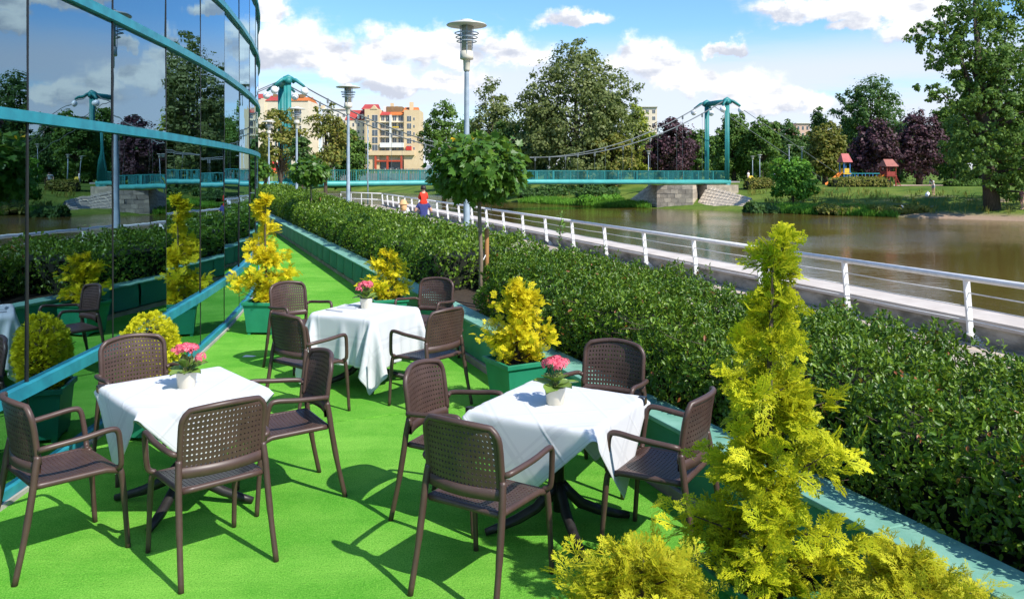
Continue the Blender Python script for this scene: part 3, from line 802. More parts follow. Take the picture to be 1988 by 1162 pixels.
# ================================================================== FLOWER POTS
leaf_mat('succulent_leaf', [(.10, .20, .035), (.16, .26, .05), (.30, .30, .07)], .35, .5, .15)
leaf_mat('pink_petal', [(.78, .06, .14), (.85, .14, .22), (.90, .34, .38)], .55, .2, .25)
mat('green_stem', (.10, .16, .04), (.14, .13, .05), .6, 20)
def succ_leaf_mesh():
    V = []; F = []; n = 9
    for i in range(n):
        y = i / (n - 1); hw = .36 * math.sin(math.pi * min(1, .08 + y * .92)) ** .7 * (1 if i < n - 1 else .3)
        for k, xx in enumerate((-1, -.5, 0, .5, 1)):
            V.append((xx * hw, y, .10 * abs(xx) ** 1.5 - .30 * y * y + (.02 * math.sin(i * 2.1 + 3 * k) if abs(xx) == 1 else 0)))
    for i in range(n - 1):
        for k in range(4): F.append((i * 5 + k, i * 5 + k + 1, i * 5 + k + 6, i * 5 + k + 5))
    return np_mesh('leaf', V, F, smooth=True)
SLM = succ_leaf_mesh()
def floret_head(seed):
    g = np.random.default_rng(seed); n = 34
    d_ = unit(g.normal(size=(n, 3)) * (1, 1, .5) + (0, 0, .7)); P = d_ * .034 * (1, 1, .7)
    TV = []; TF = []
    for k in range(4):
        an = k * math.pi / 2; c_, s_ = math.cos(an), math.sin(an)
        q = [(0, 0, 0), (.35, .30, .12), (.95, .0, .05), (.35, -.30, .12)]
        o_ = len(TV); TV += [(x * c_ - y * s_, x * s_ + y * c_, z) for x, y, z in q]; TF.append((o_, o_ + 1, o_ + 2, o_ + 3))
    V, F, _ = scatter(P, np.cross(d_, g.normal(size=(n, 3))), d_, g.uniform(.0125, .017, n), np.array(TV), np.array(TF))
    return np_mesh('flower_head', V, F)
HEADS = [floret_head(s) for s in (1, 2, 3)]
def flower_pot(loc, label, seed):
    g = random.Random(seed)
    t = thing('flower_pot', label, 'flower pot', loc, g.uniform(0, 6), 'cream pots of pink flowers')
    pot = MB(); pot.lathe([(.050, 0), (.053, .004), (.064, .100), (.066, .104), (.062, .105), (.060, .09), (.0, .088)], 32); obj('pot', pot, 'cream_ceramic', t, True)
    for k in range(11):
        o = bpy.data.objects.new('leaf', SLM); link(o, t)
        if not SLM.materials: SLM.materials.append(MATS['succulent_leaf'])
        an = k * 2.4 + g.uniform(-.2, .2); low = k < 6
        o.location = (.012 * math.cos(an), .012 * math.sin(an), .10 + (0 if low else .03))
        sc_ = g.uniform(.10, .135) if low else g.uniform(.075, .095); o.scale = (sc_ * 1.05, sc_, sc_)
        o.rotation_euler = (R(g.uniform(12, 40) if low else g.uniform(40, 65)), g.uniform(-.2, .2), an - math.pi / 2)
    for k in range(9):
        an = k * 2.39996; r_ = .070 * math.sqrt((k + .3) / 9)
        hx, hy, hz = r_ * math.cos(an), r_ * math.sin(an), .232 + .024 * (1 - (r_ / .06) ** 2) + g.uniform(-.008, .008)
        if k == 8: hx, hy, hz = hx * 1.5, hy * 1.5, hz - .03
        mb = MB(); mb.tube([(hx * .15, hy * .15, .10), (hx * .6, hy * .6, .17), (hx, hy, hz)], [.003, .0025, .002], 5); obj('stem', mb, 'green_stem', t)
        o = bpy.data.objects.new('flower_head', HEADS[k % 3]); link(o, t)
        if not HEADS[k % 3].materials: HEADS[k % 3].materials.append(MATS['pink_petal'])
        o.location = (hx, hy, hz); o.rotation_euler = (hy * 6, -hx * 6, g.uniform(0, 6))
flower_pot(G(1078, 783, .7425) , 'cream pot of pink flowers on the right table', 1)
flower_pot(G(362, 751, .7425), 'cream pot of pink flowers on the left table', 2)
flower_pot(G(711, 598, .7425), 'cream pot of pink flowers on the far table', 5)
# ================================================================== PLANTERS WITH GOLDEN CONIFERS
TIPY = (.95, .90, .03)
leaf_mat('thuja_gold', [(.14, .25, .012), (.38, .46, .016), (.66, .62, .02)], .6, .2, .42, tip=TIPY, pos=3)
leaf_mat('thuja_orange', [(.58, .56, .02), (.80, .72, .022), (.86, .58, .022)], .6, .2, .42, tip=(.98, .90, .03), pos=3)
leaf_mat('thuja_lemon', [(.44, .48, .014), (.60, .60, .018), (.70, .64, .02)], .6, .2, .42, tip=(.92, .88, .03), pos=3)
leaf_mat('cypress_thread', [(.26, .33, .016), (.46, .48, .02), (.56, .46, .025)], .6, .2, .42, tip=(.88, .86, .04), pos=3)
def spray_template(seed, kind='fan'):
    """flat feathery spray along +y, with 'tip' weights"""
    g = random.Random(seed); V = []; F = []; T = []
    def twig(p, ang, ln, wd, t0, t1):
        o_ = len(V); dx, dy = math.sin(ang), math.cos(ang); px, py = dy, -dx
        z0 = -.22 * (p[1]) ** 2 + p[2]; mid = (p[0] + dx * ln * .5, p[1] + dy * ln * .5); end = (p[0] + dx * ln, p[1] + dy * ln)
        zz = lambda q: -.20 * q[1] ** 2 + .10 * abs(q[0])
        V.extend([(p[0], p[1], zz(p)), (mid[0] + px * wd, mid[1] + py * wd, zz(mid) + .01), (end[0], end[1], zz(end)), (mid[0] - px * wd, mid[1] - py * wd, zz(mid) + .01)])
        F.append((o_, o_ + 1, o_ + 2, o_ + 3)); T.extend([t0, (t0 + t1) / 2, t1, (t0 + t1) / 2]); return end
    wd = .040 if kind == 'fan' else .022
    twig((0, 0, 0), 0, 1.0, wd * .9, 0, 1.0)
    n = 5 if kind == 'fan' else 6
    for i in range(n):
        y = .10 + .80 * i / n
        for s in (-1, 1):
            a = s * R(g.uniform(32, 52) if kind == 'fan' else g.uniform(18, 60)); ln = (.52 * (1 - y) + .16) * g.uniform(.8, 1.15)
            y_ = y + (.05 if s > 0 else 0)
            twig((0, y_, 0), a, ln, wd, y * .5, min(1, .35 + y))
            for k in range(2):
                f_ = (k + 1) / 3; q = (math.sin(a) * ln * f_, y_ + math.cos(a) * ln * f_, 0)
                for s2 in (-1, 1):
                    twig(q, a + s2 * R(g.uniform(30, 48)), ln * .42 * (1 - f_ * .45), wd * .85, y * .4 + f_ * .2, min(1, .35 + y * .6 + f_ * .4))
    return np.array(V), np.array(F), np.array(T)
SPR = [spray_template(s) for s in (1, 2, 3)]
THR = [spray_template(s, 'thread') for s in (4, 5, 6)]
def conifer(parent, prof, h, n, size, mname, seed, templates=SPR, z0=0.0, droop=.15, trunk=True, squash=(1, 1), tipk=(.35, 1.0), clump=True, lean=(0, 0), jit=1.0, shell=False):
    """foliage of sprays filling a profile r(z); prof = [(z/h, r)...]"""
    g = np.random.default_rng(seed)
    zs = np.array([p_[0] for p_ in prof]) * h; rs = np.array([p_[1] for p_ in prof])
    # limbs: spray clusters hang on short limbs
    nl = max(14, n // 22); Ps = []; Fw = []; Nm = []; Sz = []; Tk = []
    pr = np.interp(np.linspace(0, h, 200), zs, rs); cdf = np.cumsum(pr + .02); cdf /= cdf[-1]
    limbs = MB()
    for i in range(nl):
        z = np.interp(g.random(), cdf, np.linspace(0, h, 200)); r_ = max(.015, np.interp(z, zs, rs) * g.uniform(.45, 1.25) - size * .45)
        an = i * 2.39996 + g.normal(0, .25); dr = np.array([math.cos(an) * squash[0], math.sin(an) * squash[1], 0])
        up = g.uniform(.25, .7); start = np.array([lean[0] * z, lean[1] * z, max(0, z - r_ * up)]); end = start + dr * r_ + np.array([0, 0, r_ * up])
        end[2] = max(end[2], .03)
        if trunk: limbs.tube([start, (start + end) / 2 + np.array([0, 0, -.03 * r_]), end], [.006, .0045, .002], 4)
        m_ = n // nl
        tt = np.clip(g.beta(2.2, 1.1, m_) * 1.05, .15, 1.08)
        P = start + tt[:, None] * (end - start) + g.normal(0, jit * (.02 + .06 * r_), (m_, 3)) * (1, 1, .8)
        if shell:
            zz_ = np.clip(z + g.normal(0, .05, m_), .02, h * .97); aa = an + g.uniform(-.6, .6, m_); rr_ = np.interp(zz_, zs, rs) * g.uniform(.72, .95, m_)
            P = np.stack([np.cos(aa) * rr_, np.sin(aa) * rr_, zz_], 1)
        P[:, 2] = np.maximum(P[:, 2], .015)
        out = unit(dr[None] * .9 + g.normal(0, .55, (m_, 3)) + np.array([0, 0, .55 - droop]))
        Ps.append(P); Fw.append(out); Nm.append(g.normal(0, .55, (m_, 3)) + np.array([0, 0, .9]) + dr[None] * .7); Sz.append(size * g.uniform(.6, 1.25, m_))
        rad = np.linalg.norm(P[:, :2] - start[:2], axis=1) / (np.interp(np.clip(P[:, 2], 0, h), zs, rs) + .03)
        Tk.append(np.clip(tipk[0] + (tipk[1] - tipk[0]) * rad ** 1.5, 0, 1) * g.uniform(.5, 1.0, m_))
    P = np.concatenate(Ps); Fw = np.concatenate(Fw); Nm = np.concatenate(Nm); Sz = np.concatenate(Sz); Tk = np.concatenate(Tk)
    Vs = []; Fs = []; Ts = []; off = 0; idx = g.integers(0, len(templates), len(P))
    for k, (TV, TF, TT) in enumerate(templates):
        q = idx == k
        if not q.any(): continue
        V, F, T = scatter(P[q], Fw[q], Nm[q], Sz[q], TV, TF, TT)
        T = T * np.repeat(Tk[q], len(TV))
        Vs.append(V); Fs.append(F + off); Ts.append(T); off += len(V)
    me = np_mesh('foliage', np.concatenate(Vs), np.concatenate(Fs), np.concatenate(Ts))
    o = obj('foliage', me, mname, parent, kind='stuff'); o.location = (0, 0, z0)
    if trunk:
        tr_ = MB(); tr_.tube([(0, 0, -.05), (lean[0] * h * .3 + .01, lean[1] * h * .3, h * .3), (lean[0] * h * .6 - .008, lean[1] * h * .6, h * .62), (lean[0] * h, lean[1] * h, h * .97)], [.022, .017, .011, .003], 8)
        o2 = obj('trunk', tr_, 'bark', parent, True); o2.location = (0, 0, z0)
        o3 = obj('twigs', limbs, 'bark', parent, kind='stuff'); o3.location = (0, 0, z0)
    return o
mat('planter_green', (.022, .235, .125), (.016, .19, .10), .4, 4, bump=.05, bscale=30)
def planter(parent, a_top, a_bot, h):
    def ring(a, z): return [(-a, -a, z), (a, -a, z), (a, a, z), (-a, a, z)]
    mb = MB(); V = []
    prof = [(a_bot, .03), (a_bot + (a_top - a_bot) * .25, h * .45), (a_top - .02, h - .045), (a_top, h - .04), (a_top, h), (a_top - .028, h), (a_top - .035, h - .05)]
    for a, z in prof: V += ring(a, z)
    F = [(i * 4 + k, i * 4 + (k + 1) % 4, i * 4 + 4 + (k + 1) % 4, i * 4 + 4 + k) for i in range(len(prof) - 1) for k in range(4)]
    F.append((3, 2, 1, 0)); mb.add(V, F)
    obj('planter_box', mb, 'planter_green', parent, bevel=.004)
    e = a_top - .037; mb = MB(); mb.box(-e, e, -e, e, h - .075, h - .05); obj('potting_soil', mb, 'soil', parent)
    for sx_ in (-1, 1):
        for sy_ in (-1, 1):
            mb = MB(); q = a_bot - .03; mb.box(sx_ * q - .02, sx_ * q + .02, sy_ * q - .02, sy_ * q + .02, 0, .0295); obj('foot', mb, 'planter_green', parent)
def rot_of(v): return math.atan2(v.y, v.x)
WROT = math.atan2(WN.y, WN.x)
# 1 orange-tipped thuja beside the glass
T = thing('potted_thuja', 'slim orange and yellow thuja in a green planter by the glass front', 'potted plant', (-3.30, 10.62, 0), R(-4), 'golden conifers in green planters')
planter(T, .24, .185, .43); conifer(T, [(0, .26), (.10, .36), (.25, .33), (.45, .24), (.62, .22), (.75, .14), (.9, .10), (1, .02)], 1.44, 1000, .115, 'thuja_orange', 11, z0=.40, tipk=(.45, 1.0))
# 2 round golden shrub behind far table
T = thing('potted_thuja', 'rounded bright golden shrub in a planter behind the far table', 'potted plant', tuple(W(11.9, -.44)), WROT, 'golden conifers in green planters')
planter(T, .24, .185, .43); conifer(T, [(0, .20), (.25, .33), (.5, .30), (.75, .22), (.92, .13), (1, .03)], .68, 900, .085, 'thuja_orange', 12, z0=.40, tipk=(.6, 1.0))
# 3 golden cone mid right
T = thing('potted_thuja', 'golden cone-shaped shrub in a planter between far and right tables', 'potted plant', (.05, 7.08, 0), WROT + R(8), 'golden conifers in green planters')
planter(T, .235, .175, .47); conifer(T, [(0, .22), (.2, .33), (.4, .29), (.6, .23), (.8, .15), (.93, .09), (1, .02)], .69, 1300, .08, 'thuja_orange', 13, z0=.44, tipk=(.6, 1.0))
# 4 low lemon globe left
T = thing('potted_thuja', 'small lemon-yellow globe thuja in a planter against the glass, left', 'potted plant', (-2.93, 6.42, 0), R(-6), 'golden conifers in green planters')
planter(T, .22, .17, .43); conifer(T, [(0, .15), (.2, .225), (.5, .235), (.75, .20), (.92, .12), (1, .03)], .58, 4200, .038, 'thuja_lemon', 14, jit=.4, shell=True, z0=.40, tipk=(.55, 1.0), droop=-.3)
# 5 tall thuja in front
T = thing('potted_thuja', 'tall feathery golden thuja standing in front on the right', 'potted plant', (1.095, 3.42, 0), WROT, 'golden conifers in green planters')
planter(T, .24, .185, .40); conifer(T, [(0, .28), (.1, .37), (.19, .38), (.33, .29), (.55, .25), (.66, .17), (.77, .11), (.9, .08), (1, .02)], 1.50, 1450, .10, 'thuja_gold', 15, z0=.36, tipk=(.30, 1.15), lean=(.03, 0))
# 6,7 low thread cypresses at its feet
T = thing('potted_cypress', 'low spreading yellow cypress in front of the right table, at the picture bottom', 'potted plant', (.52, 3.13, 0), R(20), 'low golden cypresses')
planter(T, .20, .16, .30); conifer(T, [(0, .26), (.3, .36), (.6, .30), (.85, .16), (1, .04)], .34, 1500, .095, 'cypress_thread', 16, THR, z0=.26, droop=.1, tipk=(.4, .9))
T = thing('potted_cypress', 'low mounded yellow cypress leaning over the green planter wall, bottom right', 'potted plant', (1.50, 3.02, 0), WROT, 'low golden cypresses')
planter(T, .17, .14, .32); conifer(T, [(0, .22), (.3, .34), (.6, .30), (.85, .16), (1, .04)], .34, 1400, .092, 'cypress_thread', 17, THR, z0=.30, droop=.2, tipk=(.4, .9))

# ================================================================== HEDGES
leaf_mat('hedge_leaf', [(.020, .066, .006), (.062, .150, .010), (.22, .34, .022)], .38, .42, .30, pos=1.2, bump=45, rare=(.30, .10, .03))
leaf_mat('hedge_leaf_far', [(.032, .088, .008), (.088, .18, .012), (.22, .34, .024)], .42, .4, .28, pos=.8)
mat('hedge_core', (.012, .018, .007), (.008, .010, .005), .9, 10)  # near-black colour stands for the shade deep inside the foliage
def bump_s(s, t): return .075 * np.sin(s * 2.6 + 1.2 * np.sin(t * 2.7)) + .06 * np.sin(s * 5.9 + t * 4.1) + .045 * np.sin(s * 13.3 - t * 9.0)
def hedge(name, label, s0, s1, t0, t1, ztop, dens, leaf, mname, seed, sizes=None, near=None):
    g = np.random.default_rng(seed); h = thing(name, label, 'hedge')
    zb = .36
    def zt(s): return np.interp(s, [-3, 2, 5.5, 8, 9.8, 11, 25, 52], np.array([0, -.02, -.13, -.10, .0, .0, .02, .45]) + ztop)
    Pa = []; Na = []
    def dn(s): return dens if near is None else np.where(s < near, .18, 1.0) * dens
    def face(n, fs, ft, fz, nv):
        Pa.append(np.stack([fs, ft, fz], 1)); Na.append(np.broadcast_to(nv, (n, 3)) if np.ndim(nv) == 1 else nv)
    L = s1 - s0
    def samp(area):
        n = int(area * dens); s = g.uniform(s0, s1, n)
        if near is not None: s = s[(s > near) | (g.random(n) < .18)]
        return len(s), s
    hz = ztop - zb
    n, s = samp(L * (t1 - t0)); t = g.uniform(t0, t1, n); edge = np.minimum(t - t0, t1 - t) ; rnd = .13 * np.clip(1 - edge / .22, 0, 1) ** 2
    face(n, s, t, zt(s) + bump_s(s, t) - rnd - np.abs(g.normal(0, .045, n)), np.array([0, 0, 1.0]))
    for tt_, sg in ((t0, -1), (t1, 1)):
        n, s = samp(L * hz * (1.0 if sg < 0 else .5)); z = zb + (g.random(n) ** .85) * (zt(s) - zb); bul = .08 * np.sin(np.clip((z - zb) / (zt(s) - zb), 0, 1) * math.pi)
        face(n, s, tt_ + sg * (bul + .7 * bump_s(s * 1.3 + 5, z * 3) - np.abs(g.normal(0, .05, n))), z, np.array([0, sg * 1.0, .45]))
    for ss_, sg in ((s0, -1), (s1, 1)):
        n = int((t1 - t0) * hz * dens); t = g.uniform(t0, t1, n); z = zb + g.random(n) * (ztop - zb)
        face(n, ss_ + sg * (.7 * bump_s(t * 2 + 3, z * 3) - np.abs(g.normal(0, .05, n))), t, z, np.array([sg * 1.0, 0, .45]))
    # upright young shoots along the top
    n = int(L * (t1 - t0) * dens * .05); sh = g.uniform(max(s0, near or s0), s1, n); st_ = g.uniform(t0 + .05, t1 - .05, n)
    for k in range(4):
        face(n, sh + g.normal(0, .012, n), st_ + g.normal(0, .012, n), zt(sh) + bump_s(sh, st_) + .02 + .022 * k * g.uniform(.4, 1.3, n), np.array([0, 0, 1.0]))
    Q = np.concatenate(Pa); Nn = np.concatenate(Na)
    u3 = np.array(WU); n3 = np.array(WN); w0 = np.array(W0)
    P = w0 + Q[:, :1] * u3 + Q[:, 1:2] * n3 + Q[:, 2:] * np.array([0, 0, 1.0])
    Nw = Nn[:, :1] * u3 + Nn[:, 1:2] * n3 + Nn[:, 2:] * np.array([0, 0, 1.0])
    N = len(P); nrm = unit(Nw + g.normal(0, .55, (N, 3))); fw = unit(np.cross(nrm, g.normal(size=(N, 3))) + np.array([0, 0, .45]) + .3 * Nw)
    sz = leaf * g.uniform(.65, 1.3, N)
    if sizes is not None: sz = sz * np.interp(Q[:, 0], *sizes)
    T_ = LEAF6 if leaf < .06 else LEAF4
    V, F, _ = scatter(P, fw, nrm, sz, T_[0] * np.array([1.05, 1, 1.6]), T_[1])
    obj('foliage', np_mesh('foliage', V, F), mname, h, kind='stuff')
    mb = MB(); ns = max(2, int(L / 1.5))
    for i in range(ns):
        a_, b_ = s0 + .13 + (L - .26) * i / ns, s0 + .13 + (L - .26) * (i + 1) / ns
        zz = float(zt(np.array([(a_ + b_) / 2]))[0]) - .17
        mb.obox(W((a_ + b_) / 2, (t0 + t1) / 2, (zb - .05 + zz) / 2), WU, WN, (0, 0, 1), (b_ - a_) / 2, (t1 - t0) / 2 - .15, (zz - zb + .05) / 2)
    obj('dark_filler', mb, 'hedge_core', h)  # added solid boxes block the view through, dark like the shaded inside
    if near is not None:
        mb = MB()
        for k in range(260):
            s_ = float(g.uniform(near, s1)); t_ = float(g.uniform(t0, t1)) if k % 2 else t0 + .02; z_ = float(zt(np.array([s_]))[0]) - .05 if k % 2 else float(g.uniform(zb, ztop - .1))
            a_ = W(s_, t_ + (.0 if k % 2 else .10), z_ - (.10 if k % 2 else 0)); e_ = W(s_ + float(g.normal(0, .06)), t_ + (float(g.normal(0, .05)) if k % 2 else -.10), z_ + (float(g.uniform(.05, .15)) if k % 2 else float(g.uniform(.0, .12))))
            mb.tube([a_, e_], [.004, .0015], 4)
        obj('twigs', mb, 'bark', h, kind='stuff')
    return h
hedge('hedge', 'glossy dark green hedge nearest the viewer, filling the right side', -3, 10.35, .38, 2.20, .99, 3000, .043, 'hedge_leaf', 21, near=2.3)
hedge('hedge', 'short dark set-back hedge behind the small maple trunk', 10.5, 12.7, 1.30, 2.25, .90, 2000, .05, 'hedge_leaf', 22)
hedge('hedge', 'long clipped hedge running away towards the far footbridge pylon', 12.75, 50, .36, 2.30, 1.0, 820, .062, 'hedge_leaf_far', 23, sizes=([13, 25, 50], [.9, 1.05, 1.5]))
# a tall shoot sticking out of the near hedge, and a small yellow seedling
def shoot(label, base, h, mname, n, leaf, name='shoot_plant'):
    g = np.random.default_rng(int(h * 1000)); t = thing(name, label, 'plant', base)
    mb = MB(); mb.tube([(0, 0, -.3), (.02, 0, h * .4), (.05, 0, h)], [.007, .006, .002], 5); obj('stem', mb, 'bark', t)
    zz = g.uniform(.25, 1.0, n) * h; P = np.stack([.05 * zz / h, 0 * zz, zz], 1); d_ = unit(g.normal(size=(n, 3)) * (1, 1, .3) + (0, 0, .5)); P = P + d_ * .02
    V, F, _ = scatter(P, d_, np.tile([0, 0, 1.0], (n, 1)) + g.normal(0, .4, (n, 3)), leaf * g.uniform(.7, 1.2, n), LEAF6[0], LEAF6[1]); obj('foliage', np_mesh('foliage', V, F), mname, t, kind='stuff')
leaf_mat('shoot_leaf', [(.06, .15, .02), (.10, .22, .03), (.16, .30, .04)], .4, .4, .3)
leaf_mat('shoot_yellow', [(.35, .34, .02), (.50, .44, .02), (.6, .5, .03)], .5, .3, .3)
shoot('single leafy shoot rising above the hedge in front of the railing', W(11.9, 2.15, 1.0) + Vector((0, 0, -.10)), .62, 'shoot_leaf', 34, .075)
shoot('small yellow seedling poking out of the near hedge top', W(6.9, 2.05, .95), .22, 'shoot_yellow', 24, .06)

# ================================================================== GLOBE MAPLES
leaf_mat('maple_leaf', [(.034, .10, .012), (.066, .165, .02), (.15, .27, .03)], .42, .4, .35, pos=2)
leaf_mat('maple_yellow', [(.62, .36, .02), (.75, .45, .02)], .5, .3, .3)
def maple_template():
    out = [(0, 0), (.10, .06), (.32, .02), (.30, .16), (.52, .30), (.36, .40), (.42, .62), (.20, .56), (.14, .74), (0, 1.0)]
    pts = out + [(-x, y) for x, y in out[1:-1][::-1]]
    V = [(0, .38, -.06)] + [(x, y, .10 * abs(x) - .22 * y * y) for x, y in pts]; n = len(pts)
    F = [(0, 1 + i, 1 + (i + 1) % n) for i in range(n)]
    return np.array(V), np.array(F)
MV, MF = maple_template()
ML = np_mesh('leaf', MV, MF); ML.materials.append(MATS['maple_leaf'])
MLY = np_mesh('leaf', MV, MF); MLY.materials.append(MATS['maple_yellow'])
def globe_maple(label, base, zc, rad, single, nst, leaf, seed, stake=True, name='globe_maple'):
    g = np.random.default_rng(seed); t = thing(name, label, 'tree', base, 0, 'round-headed maples in the hedge')
    zc_ = zc - base[2]
    mb = MB(); mb.tube([(0, 0, -.1), (.015, .01, zc_ * .35), (-.01, 0, zc_ * .7), (0, 0, zc_ - .1)], [.030, .027, .025, .024], 10); obj('trunk', mb, 'bark_pale', t, True)
    mb = MB()
    for k in range(14):
        an = k * 2.4; e = np.array([math.cos(an) * .75, math.sin(an) * .75, g.uniform(-.15, .7)]) * rad
        mb.tube([(0, 0, zc_ - rad * .55), tuple(np.array([0, 0, zc_]) + e * .5 + (0, 0, -.05)), tuple(np.array([0, 0, zc_]) + e)], [.014, .009, .004], 5)
    obj('branches', mb, 'bark_pale', t, True)
    def sample(n, lo, hi):
        d_ = unit(g.normal(size=(n, 3)) * (1, 1, .85)); r_ = g.uniform(lo, hi, n) * (1 + .10 * np.sin(d_[:, 0] * 5 + seed) * np.cos(d_[:, 1] * 4))
        P = d_ * r_[:, None] * rad * np.array([1.04, 1.04, .76]); P[:, 2] += zc_
        P[:, 2] = np.maximum(P[:, 2], zc_ - rad * .70 + .14 * rad * g.normal(0, 1, n))
        out = unit(d_ + g.normal(0, .5, (n, 3)) + (0, 0, .6)); fwd = unit(d_ * .7 + np.array([0, 0, -.45]) + g.normal(0, .55, (n, 3)))
        return P, fwd, out
    if single:
        P, fw, nr = sample(single, .86, 1.05)
        for i in range(single):
            f_ = Vector(fw[i]); x_ = f_.cross(Vector(nr[i])).normalized(); z_ = x_.cross(f_); s_ = leaf * g.uniform(.75, 1.25)
            yel = P[i, 2] > zc_ + rad * .50 and g.random() < .14
            if yel: s_ *= .6
            o = bpy.data.objects.new('leaf', MLY if yel else ML); link(o, t)
            M_ = Matrix((x_, f_, z_)).transposed().to_4x4() @ Matrix.Scale(s_, 4); M_.translation = Vector(P[i]); o.matrix_local = M_
    P, fw, nr = sample(nst, .35 if single else .5, .93 if single else 1.05)
    V, F, _ = scatter(P, fw, nr, leaf * g.uniform(.7, 1.2, nst), MV, MF); obj('foliage', np_mesh('foliage', V, F), 'maple_leaf', t, kind='stuff')
mat('stake_wood', (.42, .20, .07), (.32, .15, .05), .8, 10, stretch=(1, 1, .2))
bx_ = A(932, 340, 10.6); globe_maple('round-headed maple with big leaves in front of the nearest lamp post', (bx_.x, bx_.y, .33), 2.20, .63, 300, 2800, .118, 31)
bx_ = A(604, 340, 27.2); globe_maple('small round maple farther along the hedge, left of the second lamp post', (bx_.x, bx_.y, .33), CAMH + .11, .60, 0, 700, .20, 32)
bx_ = A(503, 340, 46); globe_maple('distant round maple at the edge of the glass front', (bx_.x, bx_.y, .33), 2.45, .66, 0, 500, .24, 33)
def stake(label, base, h):
    t = thing('tree_stake', label, 'stake', base); mb = MB(); mb.lathe([(.030, -.1), (.030, h - .02), (.02, h)], 10); obj('pole', mb, 'stake_wood', t, True)
    return t
q = A(945, 340, 10.72); st_ = stake('orange-brown wooden stake beside the nearest maple trunk', (q.x, q.y, .33), 1.05)
mb = MB(); q2 = A(932, 340, 10.6); a_ = Vector((q.x, q.y, 1.05)); b_ = Vector((q2.x, q2.y, .93)); mid = (a_ + b_) / 2 + Vector((0, 0, -.02))
mb.tube([a_ - st_.location, mid - st_.location, b_ - st_.location], .008, 5); obj('tie_strap', mb, 'white_metal', st_)
q = A(621, 340, 27.6); stake('pale wooden stake beside the second small maple', (q.x, q.y, .33), 1.0)
# ================================================================== FAR TREES
TM = dict(olive=[(0.093, 0.132, 0.034), (0.147, 0.186, 0.050), (0.264, 0.295, 0.109)], green=[(0.054, 0.124, 0.022), (0.093, 0.186, 0.028), (0.171, 0.279, 0.046)],
          deep=[(0.034, 0.090, 0.022), (0.059, 0.132, 0.028), (0.109, 0.202, 0.046)], lime=[(0.155, 0.232, 0.025), (0.264, 0.326, 0.031), (0.403, 0.434, 0.046)],
          purple=[(0.034, 0.016, 0.022), (0.054, 0.022, 0.031), (0.116, 0.050, 0.062)], bright=[(0.078, 0.217, 0.019), (0.124, 0.310, 0.028), (0.202, 0.419, 0.039)],
          warm=[(0.109, 0.147, 0.028), (0.186, 0.209, 0.034), (0.310, 0.248, 0.054)])
for k_, v_ in TM.items(): leaf_mat('leaf_' + k_, v_, .55, .25, .36 if k_ != 'purple' else .10, pos=.35)
def tree(label, base, lobes, leafsz, n, mkey, seed, trunk_r=.35, name='park_tree', cat='tree', bark='bark', lean=(0, 0), clumps=None, limbs=True, group='trees beyond the river', willowy=0.0, clump_r=1.0):
    """lobes: list of (dx, dy, z, rx, ry, rz) in metres relative to the base"""
    g = np.random.default_rng(seed); t = thing(name, label, cat, base, 0, group)
    vol = np.array([l[3] * l[4] * l[5] for l in lobes]) ** .8; nc = clumps or max(40, n // 42)
    which = g.choice(len(lobes), nc, p=vol / vol.sum()); Lb = np.array(lobes)[which]
    d_ = unit(g.normal(size=(nc, 3))); rr = g.uniform(.18, 1.0, nc) ** .45
    C = Lb[:, :3] + d_ * rr[:, None] * Lb[:, 3:]
    C += g.normal(0, .06, C.shape) * Lb[:, 3:]
    cr = clump_r * .27 * (Lb[:, 3] * Lb[:, 4] * Lb[:, 5]) ** (1 / 3) * g.uniform(.6, 1.35, nc)
    per = n // nc; idx = np.repeat(np.arange(nc), per); N = len(idx)
    dd = unit(g.normal(size=(N, 3))); rad = g.random(N) ** .5
    P = C[idx] + dd * (rad * cr[idx])[:, None] * np.array([1.15, 1.15, .8])
    P[:, 2] -= willowy * g.random(N) * cr[idx]
    nr = unit(dd * .8 + d_[idx] * .5 + np.array([0, 0, .55]) + g.normal(0, .45, (N, 3))); fw = unit(np.cross(nr, g.normal(size=(N, 3))) + np.array([0, 0, -.25 - willowy]))
    zmin = min(l[2] - l[5] for l in lobes) - .5
    P[:, 2] = np.maximum(P[:, 2], max(.1, zmin))
    V, F, _ = scatter(P, fw, nr, leafsz * g.uniform(.6, 1.35, N), LEAF4[0] * np.array([1.25, 1, 1]), LEAF4[1])
    obj('crown', np_mesh('crown', V, F), 'leaf_' + mkey, t, kind='stuff')
    top = max(l[2] for l in lobes); mb = MB()
    tp = [(0, 0, -.6), (lean[0] * .2, lean[1] * .2, top * .22), (lean[0] * .6, lean[1] * .6, top * .55), (lean[0], lean[1], top)]
    mb.tube(tp, [trunk_r * 1.25, trunk_r, trunk_r * .7, trunk_r * .15], 9); obj('trunk', mb, bark, t, True)
    if limbs:
        mb = MB(); ks = g.choice(nc, min(nc, 26), replace=False)
        for k in ks:
            e = C[k]; f_ = g.uniform(.25, .6); s_ = np.array([lean[0] * f_, lean[1] * f_, min(top * f_, e[2] * .85)]); mdp = (s_ + e) / 2 + np.array([0, 0, .06 * np.linalg.norm(e - s_)])
            mb.tube([s_, mdp, e], [trunk_r * .38, trunk_r * .2, trunk_r * .05], 5)
        obj('limbs', mb, bark, t, True)
    return t
